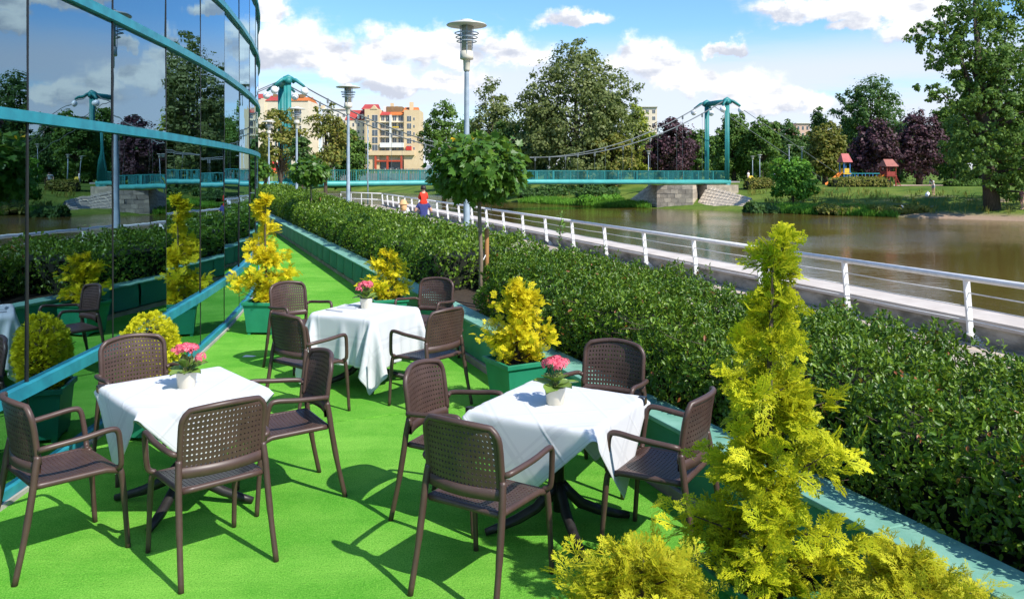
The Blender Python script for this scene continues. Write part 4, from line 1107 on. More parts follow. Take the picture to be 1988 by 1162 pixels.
def ptree(label, px, dist, ytop, ybot, wpx, mkey, seed, n, leafsz, lob=5, **kw):
    """crown outline given in photo pixels at a chosen distance"""
    sc_ = dist / FPX; bx_ = (px - CX) * sc_; g = random.Random(seed); z0 = th(bx_, dist)
    zt_ = CAMH + (HOR - ytop) * sc_ - z0; zb_ = max(.4, CAMH + (HOR - ybot) * sc_ - z0); H_ = zt_ - zb_; hw = wpx / 2 * sc_
    lobes = [(0, 0, zb_ + H_ * .48, hw * .74, hw * .70, H_ * .48), (g.uniform(-.1, .1) * hw, 0, zt_ - H_ * .20, hw * .50, hw * .48, H_ * .22)]
    for k in range(lob):
        an = k * 2.4 + g.random() * 2; f_ = g.uniform(.15, .75)
        lobes.append((math.cos(an) * hw * .62, math.sin(an) * hw * .5, zb_ + H_ * f_, hw * g.uniform(.32, .46), hw * g.uniform(.32, .44), H_ * g.uniform(.16, .28)))
    return tree(label, (bx_, dist, z0), lobes, leafsz, n, mkey, seed, **kw)
ptree('largest silvery-green tree behind the bridge deck, centre', 1118, 112, 78, 362, 245, 'olive', 41, 34000, .42, lob=11, trunk_r=.5, clump_r=.9, willowy=.2, bark='bark_pale')
ptree('olive tree left of the largest one, behind the lamp head', 958, 128, 158, 345, 125, 'olive', 42, 11000, .42, lob=6, bark='bark_pale')
ptree('rounded green tree beside the ochre apartment block', 862, 138, 196, 345, 108, 'green', 43, 9000, .42, lob=6)
ptree('dark tree low behind the nearest maple', 1010, 120, 235, 362, 120, 'deep', 44, 9000, .40, lob=6)
ptree('pale lime-green tree right of the largest tree', 1236, 124, 198, 345, 76, 'lime', 45, 6500, .38, lob=4)
ptree('mid-green tree below the lime one', 1195, 108, 262, 372, 110, 'warm', 46, 9000, .36, lob=5)
ptree('dark purple-leaved tree behind the bridge cables', 1305, 116, 226, 348, 118, 'purple', 47, 11000, .36, lob=6)
ptree('green tree just behind the right bridge pylon', 1425, 132, 216, 350, 100, 'green', 48, 11000, .40, lob=6)
ptree('slim green tree between purple tree and right pylon', 1356, 126, 250, 350, 60, 'green', 49, 5000, .38, lob=4)
ptree('green tree right of the right pylon', 1478, 128, 226, 350, 80, 'green', 50, 8000, .38, lob=5)
ptree('dark upright tree left of the chestnut', 1532, 142, 232, 350, 72, 'deep', 51, 8000, .40, lob=5)
ptree('yellow-green rounded chestnut behind the playground', 1602, 108, 236, 344, 92, 'warm', 52, 9500, .36, lob=6)
ptree('tall airy green tree behind the chestnut', 1690, 150, 142, 330, 150, 'deep', 53, 15000, .46, lob=8)
ptree('small grey-green tree left of the tall airy one', 1590, 158, 210, 330, 50, 'deep', 54, 4500, .45, lob=3)
ptree('dark purple tree behind the playground tower', 1698, 98, 226, 346, 100, 'purple', 55, 11000, .33, lob=6)
ptree('second purple tree right of the playground', 1785, 100, 214, 346, 110, 'purple', 56, 11000, .33, lob=6)
ptree('thin locust tree in front of the left bridge pylon', 545, 62, 196, 345, 110, 'warm', 57, 3600, .24, lob=6, trunk_r=.14, group='trees left of the promenade')
ptree('open-crowned locust tree right of the left pylon', 632, 66, 202, 345, 110, 'warm', 58, 4200, .24, lob=6, trunk_r=.15, group='trees left of the promenade')
ptree('dense green tree right of the left pylon, low', 678, 74, 248, 352, 90, 'green', 59, 8000, .26, lob=6, trunk_r=.18, group='trees left of the promenade')
ptree('small bushy tree at the foot of the left pylon', 586, 58, 262, 365, 60, 'deep', 60, 3000, .22, lob=4, trunk_r=.12, group='trees left of the promenade')
ptree('yellow-green shrubby tree beside the glass edge', 516, 64, 270, 352, 40, 'lime', 61, 3500, .22, lob=4, trunk_r=.1, group='trees left of the promenade')
# big leaning tree on the right bank
bx_ = 40.6; by_ = 67.0; z0 = th(bx_, by_)
tree('big leaning willow at the right picture edge on the far bank', (bx_, by_, z0),
     [(-1.2, 0, 13.5, 3.6, 3.2, 3.4), (-5.2, -.5, 14.6, 2.2, 1.9, 1.5), (.8, .8, 17.6, 3.4, 3, 2.4), (-2.5, 0, 16.6, 2.4, 2.4, 1.8), (-3.4, -1.2, 9.6, 2.6, 2.2, 1.5), (-5.8, -.5, 9.9, 1.5, 1.3, .9), (2.8, 0, 12, 4, 3.6, 4.5), (-.6, -1.2, 8.2, 3.6, 3, 2.4), (-2.6, -1.5, 5.6, 2.6, 2.4, 1.9), (1.8, -1, 5.0, 3.6, 3, 2.6), (4.2, 0, 8, 3.4, 3.4, 3), (-.4, .5, 11.2, 3, 3, 2.4), (-.8, -1.4, 3.4, 2.6, 2.0, 1.7), (2.4, -1.2, 2.6, 3.0, 2.2, 1.7), (-3.8, -.6, 12.6, 2.4, 2, 1.3)],
     .27, 34000, 'green', 62, trunk_r=.55, lean=(-1.6, 0), willowy=.5, clump_r=.62)
ptree('bright green bush hanging over the water left of the grassy bank', 1540, 78.5, 305, 412, 96, 'bright', 63, 8500, .26, lob=7, trunk_r=.12, cat='bush', name='riverside_bush')
# background wood: trees one can still tell apart in the gaps
for i, (px, dist, yt, wp, mk) in enumerate([(1905, 120, 150, 150, 'deep'), (1850, 128, 205, 110, 'green'), (1960, 110, 225, 130, 'deep'), (1640, 170, 255, 90, 'deep'), (1170, 165, 225, 90, 'deep'), (1060, 150, 205, 110, 'deep'), (2080, 100, 60, 220, 'green'), (2240, 95, 40, 230, 'green'), (1395, 165, 270, 90, 'deep'), (1560, 175, 262, 110, 'green'), (1330, 150, 262, 90, 'deep'), (1470, 150, 255, 110, 'deep'), (1745, 140, 235, 120, 'deep'), (905, 150, 235, 90, 'green')]):
    lab = ['dark tree deep behind the leaning willow', 'green tree between second purple tree and leaning willow', 'dark tree behind the trunk of the leaning willow', 'distant dark tree behind the playground', 'distant dark tree right behind the largest tree', 'distant dark tree left behind the largest tree', 'bank tree beyond the right picture edge', 'second bank tree beyond the right picture edge', 'distant dark tree behind the right pylon', 'distant low green tree behind the chestnut', 'distant dark tree behind the purple tree by the cables', 'distant dark tree right of the right pylon', 'dark tree between the two playground purple trees', 'distant green tree behind the nearest lamp pole'][i]
    ptree(lab, px, dist, yt, 350, wp, mk, 70 + i, 6500, .5, lob=5)
# low shrubs and clipped hedges in the park, reeds at the waterline
def low_hedge(label, px0, px1, dist, ytop, ybot, mkey, seed, n=2600, leafsz=.22, name='park_hedge', cat='hedge', wild=False):
    sc_ = dist / FPX; x0, x1 = (px0 - CX) * sc_, (px1 - CX) * sc_; zt_ = CAMH + (HOR - ytop) * sc_; z0 = th((x0 + x1) / 2, dist); g = np.random.default_rng(seed)
    t = thing(name, label, cat, ((x0 + x1) / 2, dist, z0)); hw = (x1 - x0) / 2; H_ = max(.6, zt_ - z0)
    u = g.uniform(-1, 1, n); an = g.uniform(0, math.pi, n); r_ = g.uniform(.75, 1.05, n); end = (1 - np.abs(u) ** 6 * .5)
    P = np.stack([u * hw, np.cos(an) * r_ * 1.0 * end, np.sin(an) ** .7 * r_ * H_ * end], 1); P[:, 2] = np.clip(P[:, 2], .03, None)
    if wild: P[:, 2] *= .45 + .40 * (np.sin(u * hw * 1.7 + seed) + np.sin(u * hw * 4.1) * .5) * .5 + .35 * g.random(n); P[:, 1] *= 1.5
    d_ = np.stack([0 * u, np.cos(an), np.sin(an)], 1); nr = unit(d_ + g.normal(0, .5, (n, 3)))
    V, F, _ = scatter(P, unit(np.cross(nr, g.normal(size=(n, 3))) + (0, 0, .3)), nr, leafsz * g.uniform(.7, 1.3, n), LEAF4[0] * np.array([1.25, 1, 1]), LEAF4[1])
    obj('foliage', np_mesh('foliage', V, F), 'leaf_' + mkey, t, kind='stuff')
    mb = MB(); mb.box(-hw * .93, hw * .93, -.7, .7, -.2, H_ * (.25 if wild else .72)); obj('dark_filler', mb, 'hedge_core', t)  # added dark box in place of the shrub's shaded inside
low_hedge('trimmed low hedge below the playground', 1610, 1728, 88, 344, 359, 'warm', 91)
low_hedge('trimmed low hedge right of the sandy playground area', 1835, 1918, 90, 349, 362, 'green', 92)
low_hedge('low clipped hedge beside the right pylon foot', 1446, 1500, 92, 346, 358, 'warm', 93, 1500)
for i, (a_, b_, dd_, yt, mk, lab) in enumerate([(1125, 1210, 93.5, 378, 'bright', 'bright weeds at the waterline left of the stone abutment'), (880, 1010, 118, 352, 'deep', 'dark bank shrubs under the bridge, left'), (1000, 1130, 106, 352, 'deep', 'dark bank shrubs under the largest tree'), (1120, 1200, 100, 355, 'deep', 'dark shrubs left of the stone abutment'), (1450, 1510, 76.5, 392, 'deep', 'dark shrub right of the stone apron'), (1585, 1690, 72.5, 400, 'warm', 'tall grasses along the waterline below the playground'), (1690, 1800, 70.5, 407, 'warm', 'lower grasses along the waterline near the white bird')]):
    low_hedge(lab, a_, b_, dd_, yt, 0, mk, 100 + i, 3000, .34 if dd_ > 90 else .30, 'bank_shrub', 'shrub', True)

# upright grass tufts along the far waterline and on the bank
def tuft_field(name, label, n, seed, mkey, dlo, dhi, pick):
    g = np.random.default_rng(seed); pts = np.array(right_bank[2:9], float); P = []
    while len(P) < n:
        k = g.integers(0, len(pts) - 1); u = g.random(); q = pts[k] * (1 - u) + pts[k + 1] * u; tv = pts[k + 1] - pts[k]; tv /= np.linalg.norm(tv); nv = np.array([tv[1], -tv[0]]); nv = nv if nv[1] > 0 else -nv
        c = q + nv * g.uniform(dlo, dhi)
        if pick(c, g): P.append(c)
    P = np.array(P); Z = terrain_h(P); B = np.column_stack([P, np.maximum(Z, ZW - .05)])
    rep = 7; B = np.repeat(B, rep, 0) + g.normal(0, .14, (n * rep, 3)) * (1, 1, 0); N = len(B)
    fw = unit(g.normal(0, .28, (N, 3)) * (1, 1, .2) + (0, 0, 1)); nr = g.normal(size=(N, 3))
    V, F, _ = scatter(B, fw, nr, g.uniform(.25, .75, N), LEAF4[0] * np.array([.22, 1, 1]), LEAF4[1])
    o = obj(name, np_mesh(name, V, F), 'leaf_' + mkey); o['kind'] = 'stuff'; tag(o, label, 'grass')
tuft_field('bank_grass', 'uneven long grass along the far waterline', 2600, 301, 'bright', -.1, 2.2, lambda c, g: c[0] < 33 and not (15 < c[0] < 25.5))
tuft_field('lawn_tufts', 'scattered dry tufts on the far grassy slope', 420, 302, 'warm', 1.5, 12, lambda c, g: not (13 < c[0] < 26))

for i, (px, dist, yt, wp, mk, lab) in enumerate([(1130, 190, 268, 130, 'deep', 'far wood tree behind the largest tree, low'), (1270, 185, 258, 120, 'green', 'far wood tree behind the purple tree and cables'), (1385, 190, 262, 120, 'deep', 'far wood tree seen between the pylon legs'), (1455, 180, 250, 120, 'green', 'far wood tree right behind the right pylon'), (1515, 185, 258, 100, 'deep', 'far wood tree behind the dark upright tree'), (1660, 190, 250, 130, 'green', 'far wood tree behind the left purple playground tree'), (1750, 185, 240, 130, 'deep', 'far wood tree behind the gap of the purple trees'), (1840, 180, 235, 140, 'green', 'far wood tree left of the leaning willow'), (1940, 175, 220, 150, 'deep', 'far wood tree behind the leaning willow crown'), (1030, 185, 255, 120, 'green', 'far wood tree left of the largest tree'), (930, 180, 250, 110, 'deep', 'far wood tree behind the nearest lamp post')]):
    ptree(lab, px, dist, yt, 352, wp, mk, 400 + i, 3600, .75, lob=5, limbs=False)
# ================================================================== LAMP POSTS
mat('lamp_cream', (.62, .58, .46), (.54, .50, .40), .45, 6)
mat('lamp_shade', (.60, .60, .52), (.50, .50, .44), .45, 5)
mat('lamp_diffuser', (.42, .40, .33), (.34, .32, .26), .25, 5)
def make_lamp():
    t = thing('street_lamp', 'x', 'street lamp')
    mb = MB(); mb.lathe([(.105, 0), (.105, .02), (.10, .025)], 14); obj('base_plate', mb, 'bluegrey_metal', t)
    mb = MB(); mb.lathe([(.085, .02), (.085, 1.35), (.078, 1.45), (.066, 1.50), (.045, 4.58), (.040, 4.66)], 16); obj('pole', mb, 'bluegrey_metal', t, True)
    h = MB(); h.lathe([(.055, 4.62), (.065, 4.66), (.072, 4.84), (.085, 4.85), (.13, 4.86), (.135, 4.90), (.128, 5.02), (.10, 5.03)], 20); hd = obj('lamp_head', h, 'lamp_cream', t, True)
    mb = MB(); mb.lathe([(.098, 5.031), (.112, 5.55)], 20); obj('diffuser', mb, 'lamp_diffuser', hd, True)
    for k, (r_, z_) in enumerate(((.195, 5.22), (.215, 5.30), (.235, 5.38))):
        mb = MB(); mb.tube([(r_ * math.cos(a), r_ * math.sin(a), z_) for a in np.linspace(0, 2 * math.pi, 25)], .011, 6, cap=False); obj('louvre_ring', mb, 'bluegrey_metal', hd, True)
        for an in (.6, 2.7, 4.8):
            mb = MB(); mb.tube([(.11 * math.cos(an), .11 * math.sin(an), z_), (r_ * math.cos(an), r_ * math.sin(an), z_)], .006, 4); obj('spoke', mb, 'bluegrey_metal', hd)
    for an in (.6, 2.7, 4.8):
        mb = MB(); mb.tube([(.125 * math.cos(an), .125 * math.sin(an), 4.95), (.15 * math.cos(an), .15 * math.sin(an), 5.55)], .009, 5); obj('rod', mb, 'bluegrey_metal', hd)
    mb = MB(); mb.lathe([(.40, 5.535), (.405, 5.545), (.38, 5.565), (.22, 5.61), (.12, 5.625), (.12, 5.65), (.06, 5.66)], 32); obj('lamp_shade', mb, 'lamp_shade', t, True)
    return t
lamp0 = make_lamp()
for i, (px, dist, ytop, lab) in enumerate([(906, 15.8, 38, 'tallest nearest street lamp behind the round maple'), (676, 26.4, 163, 'second street lamp, in front of the apartment block'), (576, 38.5, 207, 'third street lamp, beside the left bridge pylon'), (522, 49.5, 233, 'fourth street lamp, close to the glass edge')]):
    o = lamp0 if i == 0 else copy_tree(lamp0); q = A(px, ytop, dist); o.location = (q.x, q.y, ZP - .02); s_ = (q.z - ZP + .02) / 5.66; o.scale = (1, 1, s_); tag(o, lab, 'street lamp', 'street lamps along the promenade hedge')
# slimmer park lamps far off
def park_lamp(px, dist, ytop, ybot, label, grp='small park lamps across the river'):
    q = A(px, ytop, dist); z0 = th(q.x, q.y); t = thing('park_lamp', label, 'park lamp', (q.x, q.y, z0), 0, grp); H_ = q.z - z0
    mb = MB(); mb.lathe([(.07, -.1), (.06, H_ * .5), (.045, H_ - .5)], 8); obj('pole', mb, 'bluegrey_metal', t, True)
    mb = MB(); mb.lathe([(.06, H_ - .5), (.13, H_ - .45), (.16, H_ - .05), (.10, H_ - .04)], 10); obj('lantern', mb, 'lamp_cream', t, True)
    mb = MB(); mb.lathe([(.34, H_ - .05), (.30, H_ - .02), (.08, H_)], 12); obj('lamp_shade', mb, 'lamp_shade', t, True)
park_lamp(714, 70, 233, 385, 'slim lamp post between the second lamp and the apartment block')
park_lamp(1259, 100, 293, 335, 'small park lamp in front of the purple tree by the cables')
park_lamp(1475, 102, 300, 345, 'small park lamp right of the right pylon')
park_lamp(1532, 106, 281, 345, 'pale park lamp above the riverside bush')
park_lamp(1557, 108, 285, 345, 'park lamp in front of the chestnut')
park_lamp(1461, 112, 303, 345, 'thin park lamp nearest the right pylon')

# ================================================================== SUSPENSION FOOTBRIDGE
mat('bridge_teal', (.022, .215, .205), (.016, .17, .165), .5, 1.2)
mat('bridge_tube', (.07, .37, .34), (.055, .30, .28), .45, 1.0)
mat('cable', (.13, .15, .15), (.10, .12, .12), .5, 4)
mat('globe_white', (.85, .85, .84), (.8, .8, .79), .25, 3)
mat('deck_grey', (.30, .29, .27), (.24, .23, .21), .8, 1)
BL, BR = Vector((-19.75, 70, 0)), Vector((24.4, 90, 0)); BD = (BR - BL).normalized(); BP = Vector((-BD.y, BD.x, 0)); BLEN = (BR - BL).length; BW = 3.6
br = thing('suspension_footbridge', 'teal suspension footbridge with portal pylons crossing the river', 'bridge')
def bpt(s, p, z): return BL + BD * s + BP * p + Vector((0, 0, z))
ZT_ = 10.75
for s_, lab in ((0, 'left'), (BLEN, 'right')):
    z0 = -1.4
    for p_ in (0, BW):
        mb = MB(); mb.tube([bpt(s_, p_, z0), bpt(s_, p_, 1.2)], [.36, .36], 14); mb.tube([bpt(s_, p_, 1.2), bpt(s_, p_, ZT_ - .4)], [.27, .27], 14); lg = obj('pylon_leg', mb, 'bridge_teal', br, True)
        mb = MB(); mb.tube([bpt(s_ - .30, p_ - .1, 1.0), bpt(s_ - .30, p_ - .1, ZT_ - .8)], .10, 6); obj('cable_duct', mb, 'bridge_teal', lg, True)
    mb = MB(); mb.tube([bpt(s_, -.35, ZT_ - .35), bpt(s_, BW * .5, ZT_ - .30), bpt(s_, BW + .35, ZT_ - .35)], .30, 12); obj('crossbeam', mb, 'bridge_teal', br, True)
    for p_ in (0, BW):
        mb = MB(); mb.tube([bpt(s_ - .55, p_, ZT_ - .50), bpt(s_ - .3, p_, ZT_ - .18), bpt(s_, p_, ZT_ - .08), bpt(s_ + .3, p_, ZT_ - .18), bpt(s_ + .55, p_, ZT_ - .50)], [.14, .24, .30, .24, .14], 10); obj('saddle', mb, 'bridge_teal', br, True)
        for ds in (-1, 1):
            sg = -1 if p_ == 0 else 1
            mb = MB(); mb.tube([bpt(s_, p_, ZT_ - .15), bpt(s_ + ds * .6, p_ + sg * .4, ZT_ - .30), bpt(s_ + ds * 1.25, p_ + sg * .8, ZT_ - .85)], [.20, .16, .11], 8); ar = obj('lamp_arm', mb, 'bridge_teal', br, True)
            mb = MB(); c_ = bpt(s_ + ds * 1.28, p_ + sg * .82, ZT_ - 1.28); mb.lathe([(.06, .34), (.18, .30), (.31, .15), (.34, 0), (.31, -.15), (.18, -.30), (.05, -.34)], 12, c_); obj('globe_lamp', mb, 'globe_white', ar, True)
def cz(s): 
    u = (s / BLEN - .5) * 2; return 3.9 + (ZT_ - 3.9) * u * u
for p_ in (0, BW):
    mb = MB(); mb.tube([bpt(s, p_, cz(s)) for s in np.linspace(0, BLEN, 40)], .042, 6); mb.tube([bpt(s, p_ + .22, cz(s)) for s in np.linspace(0, BLEN, 40)], .035, 6); obj('main_cable', mb, 'cable', br, True)
    for s_, e_ in ((0, -19), (BLEN, BLEN + 19)):
        mb = MB(); mb.tube([bpt(s_, p_, ZT_), bpt((s_ + e_) / 2, p_, 6.0), bpt(e_, p_, 1.2)], .04, 6); obj('back_stay', mb, 'cable', br, True)
    for k in range(1, 14):
        s = BLEN * k / 14; mb = MB(); mb.tube([bpt(s, p_, cz(s)), bpt(s, p_, 1.4)], .014, 5); obj('hanger', mb, 'cable', br)
        mb = MB(); mb.obox(bpt(s, p_, cz(s) - .15), BD, BP, (0, 0, 1), .08, .06, .22); obj('cable_clamp', mb, 'cable', br)
    mb = MB(); mb.tube([bpt(-16, p_ - .1 if p_ == 0 else p_ + .1, 1.1), bpt(-2, p_ - .1 if p_ == 0 else p_ + .1, 1.28), bpt(BLEN / 2, p_ - .1 if p_ == 0 else p_ + .1, 1.42), bpt(BLEN + .3, p_ - .1 if p_ == 0 else p_ + .1, 1.32)], .25, 12); obj('edge_tube', mb, 'bridge_tube', br, True)
    mb = MB(); n = int(BLEN / .16)
    for k in range(n):
        s = BLEN * k / n; q = bpt(s, p_ - .05 if p_ == 0 else p_ + .05, 2.02); mb.obox(q, BD, BP, (0, 0, 1), .016, .016, .50)
    obj('railing_bars', mb, 'bridge_teal', br, kind='stuff')
    for zz in (2.54, 1.55):
        mb = MB(); mb.tube([bpt(0, p_ - .05 if p_ == 0 else p_ + .05, zz), bpt(BLEN, p_ - .05 if p_ == 0 else p_ + .05, zz)], .04, 6); obj('railing_rail', mb, 'bridge_teal', br, True)
    for k in range(25):
        s = BLEN * k / 24; mb = MB(); mb.obox(bpt(s, p_ - .05 if p_ == 0 else p_ + .05, 1.98), BD, BP, (0, 0, 1), .04, .04, .58); obj('railing_post', mb, 'bridge_teal', br)
mb = MB(); mb.obox(bpt(BLEN / 2 - 7, BW / 2, 1.33), BD, BP, (0, 0, 1), BLEN / 2 + 9, BW / 2 - .20, .08); obj('deck', mb, 'deck_grey', br)
# stone abutment with apron slopes (right bank)
ab = thing('bridge_abutment', 'stone block abutment with sloping stone aprons under the right bridge end', 'abutment')
def pxz(x, y, z): return G(x, y, z)
a0 = G(1275, 404, ZW); a1 = G(1345, 405, ZW)
bdv = (a1 - a0); bdv.z = 0; wd = bdv.length; bdv.normalize(); bnv = Vector((-bdv.y, bdv.x, 0))
rows_ = 6; hgt = 1.02 - (ZW - .3)
for r_ in range(rows_):
    z0_ = ZW - .3 + hgt * r_ / rows_; z1_ = ZW - .3 + hgt * (r_ + 1) / rows_; nb = 5
    for k in range(nb):
        u0 = wd * max(0, (k - (.5 if r_ % 2 else 0)) / nb); u1 = wd * min(1, (k + 1 - (.5 if r_ % 2 else 0)) / nb) if not (k == nb - 1) else wd
        mb = MB(); jj = rng.uniform(-.015, .015); mb.obox(a0 + bdv * ((u0 + u1) / 2) + bnv * (2.5 + jj) + Vector((0, 0, (z0_ + z1_) / 2 - ZW)), bdv, bnv, (0, 0, 1), (u1 - u0) / 2 - .012, 2.5, (z1_ - z0_) / 2 - .012); obj('stone_block', mb, 'stone_dark' if (k + r_) % 3 else 'stone', ab)
mb = MB(); mb.obox(a0 + bdv * wd / 2 + bnv * 2.55 + Vector((0, 0, hgt / 2 - .3)), bdv, bnv, (0, 0, 1), wd / 2 - .03, 2.45, hgt / 2 - .02); obj('mortar_core', mb, 'concrete', ab)
def apron(pts, nm='stone_apron'):
    """sloping stone-pitched face: pts = 4 corner points; stones laid as single pieces"""
    A0, A1, B1, B0 = pts; g = np.random.default_rng(5); nu, nv = 14, 7
    mb = MB(); dn_ = (A1 - A0).cross(B0 - A0).normalized()
    if dn_.z < 0: dn_ = -dn_
    mb.add([A0 - dn_ * .03, A1 - dn_ * .03, B1 - dn_ * .03, B0 - dn_ * .03, A0 - dn_ * .8, A1 - dn_ * .8, B1 - dn_ * .8, B0 - dn_ * .8], [(0, 1, 2, 3), (7, 6, 5, 4), (0, 4, 5, 1), (1, 5, 6, 2), (2, 6, 7, 3), (3, 7, 4, 0)]); bed = obj(nm, mb, 'stone_dark', ab)
    for i in range(nu):
        for j in range(nv):
            q = []
            for du, dv in ((0, 0), (1, 0), (1, 1), (0, 1)):
                u = (i + du) / nu; v = (j + dv) / nv
                if 0 < u < 1: u += .25 / nu * math.sin(13 * i * (1 if du == 0 else 1) + 7 * (j + dv) + 13 * du)
                q.append(A0.lerp(A1, u).lerp(B0.lerp(B1, u), v))
            c_ = sum(q, Vector()) / 4; q = [c_ + (x - c_) * .93 for x in q]; up_ = dn_ * float(g.uniform(.02, .06))
            mb = MB(); mb.add([x for x in q] + [c_ + (x - c_) * .8 + up_ for x in q], [(0, 1, 5, 4), (1, 2, 6, 5), (2, 3, 7, 6), (3, 0, 4, 7), (4, 5, 6, 7)]); obj('stone', mb, 'stone', bed)
apron([G(1206, 400, ZW - .1), a0 + bnv * .3 + Vector((0, 0, -.1)), A(1276, 359, 88.5), A(1262, 358, 90.5)])
apron([a1 + bnv * .3 + Vector((0, 0, -.1)), G(1442, 411.5, ZW - .1), A(1459, 384, 81), A(1374, 360.5, 89)])
mb = MB(); q0 = bpt(BLEN - 1, BW / 2, 0); mb.obox(q0 + Vector((0, 0, -.2)), BD, BP, (0, 0, 1), 2.2, BW / 2 + .5, 1.2); obj('abutment_core', mb, 'stone_dark', ab)
mb = MB(); mb.obox(bpt(-4, BW / 2, -.2), BD, BP, (0, 0, 1), 5.5, BW / 2 + .9, 1.2)
o = obj('bridge_landing', mb, 'concrete'); tag(o, 'concrete landing block under the left bridge end', 'landing')

# ================================================================== FAR QUAY WALL, FENCE, STREET
qw = thing('quay_wall', 'pale stone quay wall with a fence, far across the river below the apartments', 'wall')
mat('quay_stone', (.55, .49, .40), (.42, .37, .30), .9, .8, detail=8, bump=.5, bscale=5)
A0, A1 = A(610, 345, 196), A(905, 345, 172)
dv = (A1 - A0); dv.z = 0; Lq = dv.length; dv.normalize(); nv_ = Vector((-dv.y, dv.x, 0)); c_ = (A0 + A1) / 2; c_.z = 0
nblk = 36
for k in range(nblk):
    for r_ in range(2):
        q = c_ + dv * (Lq * ((k + .5) / nblk - .5)); zc = (.15 + 2.55) / 2 + (r_ - .5) * 1.2
        mb = MB(); mb.obox(q + Vector((0, 0, zc)) + nv_ * float(rng.uniform(0, .06)), dv, nv_, (0, 0, 1), Lq / nblk / 2 - .03, .3, .585); obj('stone_block', mb, 'quay_stone', qw)
mb = MB(); mb.obox(c_ + nv_ * .3 + Vector((0, 0, 1.2)), dv, nv_, (0, 0, 1), Lq / 2 - .1, .2, 1.3); obj('wall_core', mb, 'concrete', qw)
mb = MB(); mb.obox(c_ + nv_ * 14 + Vector((0, 0, 1.15)), dv, nv_, (0, 0, 1), Lq / 2 - .2, 13.4, 1.3); struct('street', mb, 'deck_grey')
mat('fence_metal', (.30, .31, .27), (.25, .26, .22), .6, 3)
fp = 0
for k in range(29):
    q = c_ + dv * (Lq * (k / 28 - .5)); mb = MB(); mb.obox(q + Vector((0, 0, 3.1)), dv, nv_, (0, 0, 1), .09, .09, .52); obj('fence_post', mb, 'quay_stone', qw)
mb = MB()
for k in range(220):
    q = c_ + dv * (Lq * (k / 220 - .5)); mb.obox(q + Vector((0, 0, 3.05)), dv, nv_, (0, 0, 1), .02, .02, .45)
mb.obox(c_ + Vector((0, 0, 3.5)), dv, nv_, (0, 0, 1), Lq / 2, .03, .03); obj('fence_bars', mb, 'fence_metal', qw, kind='stuff')

# ================================================================== APARTMENT BUILDINGS
BDIST = 290.0
mat('ochre_wall', (.68, .52, .31), (.62, .46, .27), .9, .3)
mat('cream_wall', (.72, .62, .46), (.66, .56, .41), .9, .3)
mat('pink_wall', (.66, .44, .33), (.60, .40, .30), .9, .3)
mat('pale_wall', (.70, .68, .62), (.64, .62, .56), .9, .3)
mat('red_roof', (.42, .055, .045), (.34, .045, .038), .8, .6, bump=.3, bscale=3)
mat('orange_roof', (.58, .17, .035), (.48, .13, .03), .8, .6, bump=.3, bscale=3)
mat('brown_roof', (.26, .16, .07), (.20, .12, .055), .8, .6)
mat('red_paint', (.50, .075, .030), (.42, .06, .025), .6, 1)
mat('win_glass', (.05, .07, .09), (.10, .12, .14), .1, 2, spec=.6)
mat('win_frame', (.70, .68, .62), (.62, .60, .55), .6, 2)
mat('awning_white', (.78, .76, .70), (.72, .70, .64), .8, 1)
mat('awning_red', (.60, .05, .03), (.5, .04, .03), .8, 1)
mat('yellow_paint', (.72, .48, .04), (.62, .40, .03), .6, 1)
mat('blue_paint', (.06, .20, .45), (.05, .16, .38), .6, 1)
mat('orange_paint', (.80, .25, .02), (.7, .2, .02), .6, 1)
def bz(y, d=BDIST): return CAMH + (HOR - y) * d / FPX
def bX(x, d=BDIST): return (x - CX) * d / FPX
def pbox(name, parent, m, x0, x1, y0, y1, dep0, dep1, d=BDIST, base=None):
    """box from photo-pixel rectangle at distance d; dep0..dep1 depth in metres behind d"""
    mb = MB(); o0 = parent.location if parent else Vector(); mb.box(bX(x0, d) - o0.x, bX(x1, d) - o0.x, d + dep0 - o0.y, d + dep1 - o0.y, (bz(y1, d) if base is None else base) - o0.z, bz(y0, d) - o0.z)
    return obj(name, mb, m, parent)
def window(parent, x0, x1, y0, y1, dep, d=BDIST, fr=True):
    w_ = pbox('window', parent, 'win_frame', x0, x1, y0, y1, dep - .06, dep + .25, d)
    n = 2 if (x1 - x0) > 4 else 1; e = .35
    for k in range(n):
        a_ = x0 + (x1 - x0) * k / n + e; b_ = x0 + (x1 - x0) * (k + 1) / n - e
        mb = MB(); o0 = parent.location; mb.box(bX(a_, d) - o0.x, bX(b_, d) - o0.x, d + dep - .10 - o0.y, d + dep - .05 - o0.y, bz(y1 - e, d) - o0.z, bz(y0 + e, d) - o0.z); obj('pane', mb, 'win_glass', w_)
def gable(parent, m, x0, x1, y0, y1, dep0, dep1, inset=0, d=BDIST, name='roof'):
    """pitched roof rising away from the viewer: eaves at y1, ridge at y0"""
    o0 = parent.location; X0, X1 = bX(x0, d) - o0.x, bX(x1, d) - o0.x; i_ = inset * d / FPX; Y0, Y1 = d + dep0 - o0.y, d + dep1 - o0.y; Z0, Z1 = bz(y1, d) - o0.z, bz(y0, d) - o0.z; Ym = (Y0 + Y1) / 2
    mb = MB(); mb.add([(X0, Y0, Z0), (X1, Y0, Z0), (X1, Y1, Z0), (X0, Y1, Z0), (X0 + i_, Ym, Z1), (X1 - i_, Ym, Z1)], [(0, 1, 5, 4), (2, 3, 4, 5), (1, 2, 5), (3, 0, 4), (3, 2, 1, 0)]); return obj(name, mb, m, parent)
GZ = 3.9
ap = thing('apartment_block', 'ochre apartment block with red and orange roofs behind the bridge, centre left', 'building', (bX(761), BDIST, GZ))
pbox('wall', ap, 'ochre_wall', 709, 737.6, 212, 0, -1.2, 12, base=GZ)
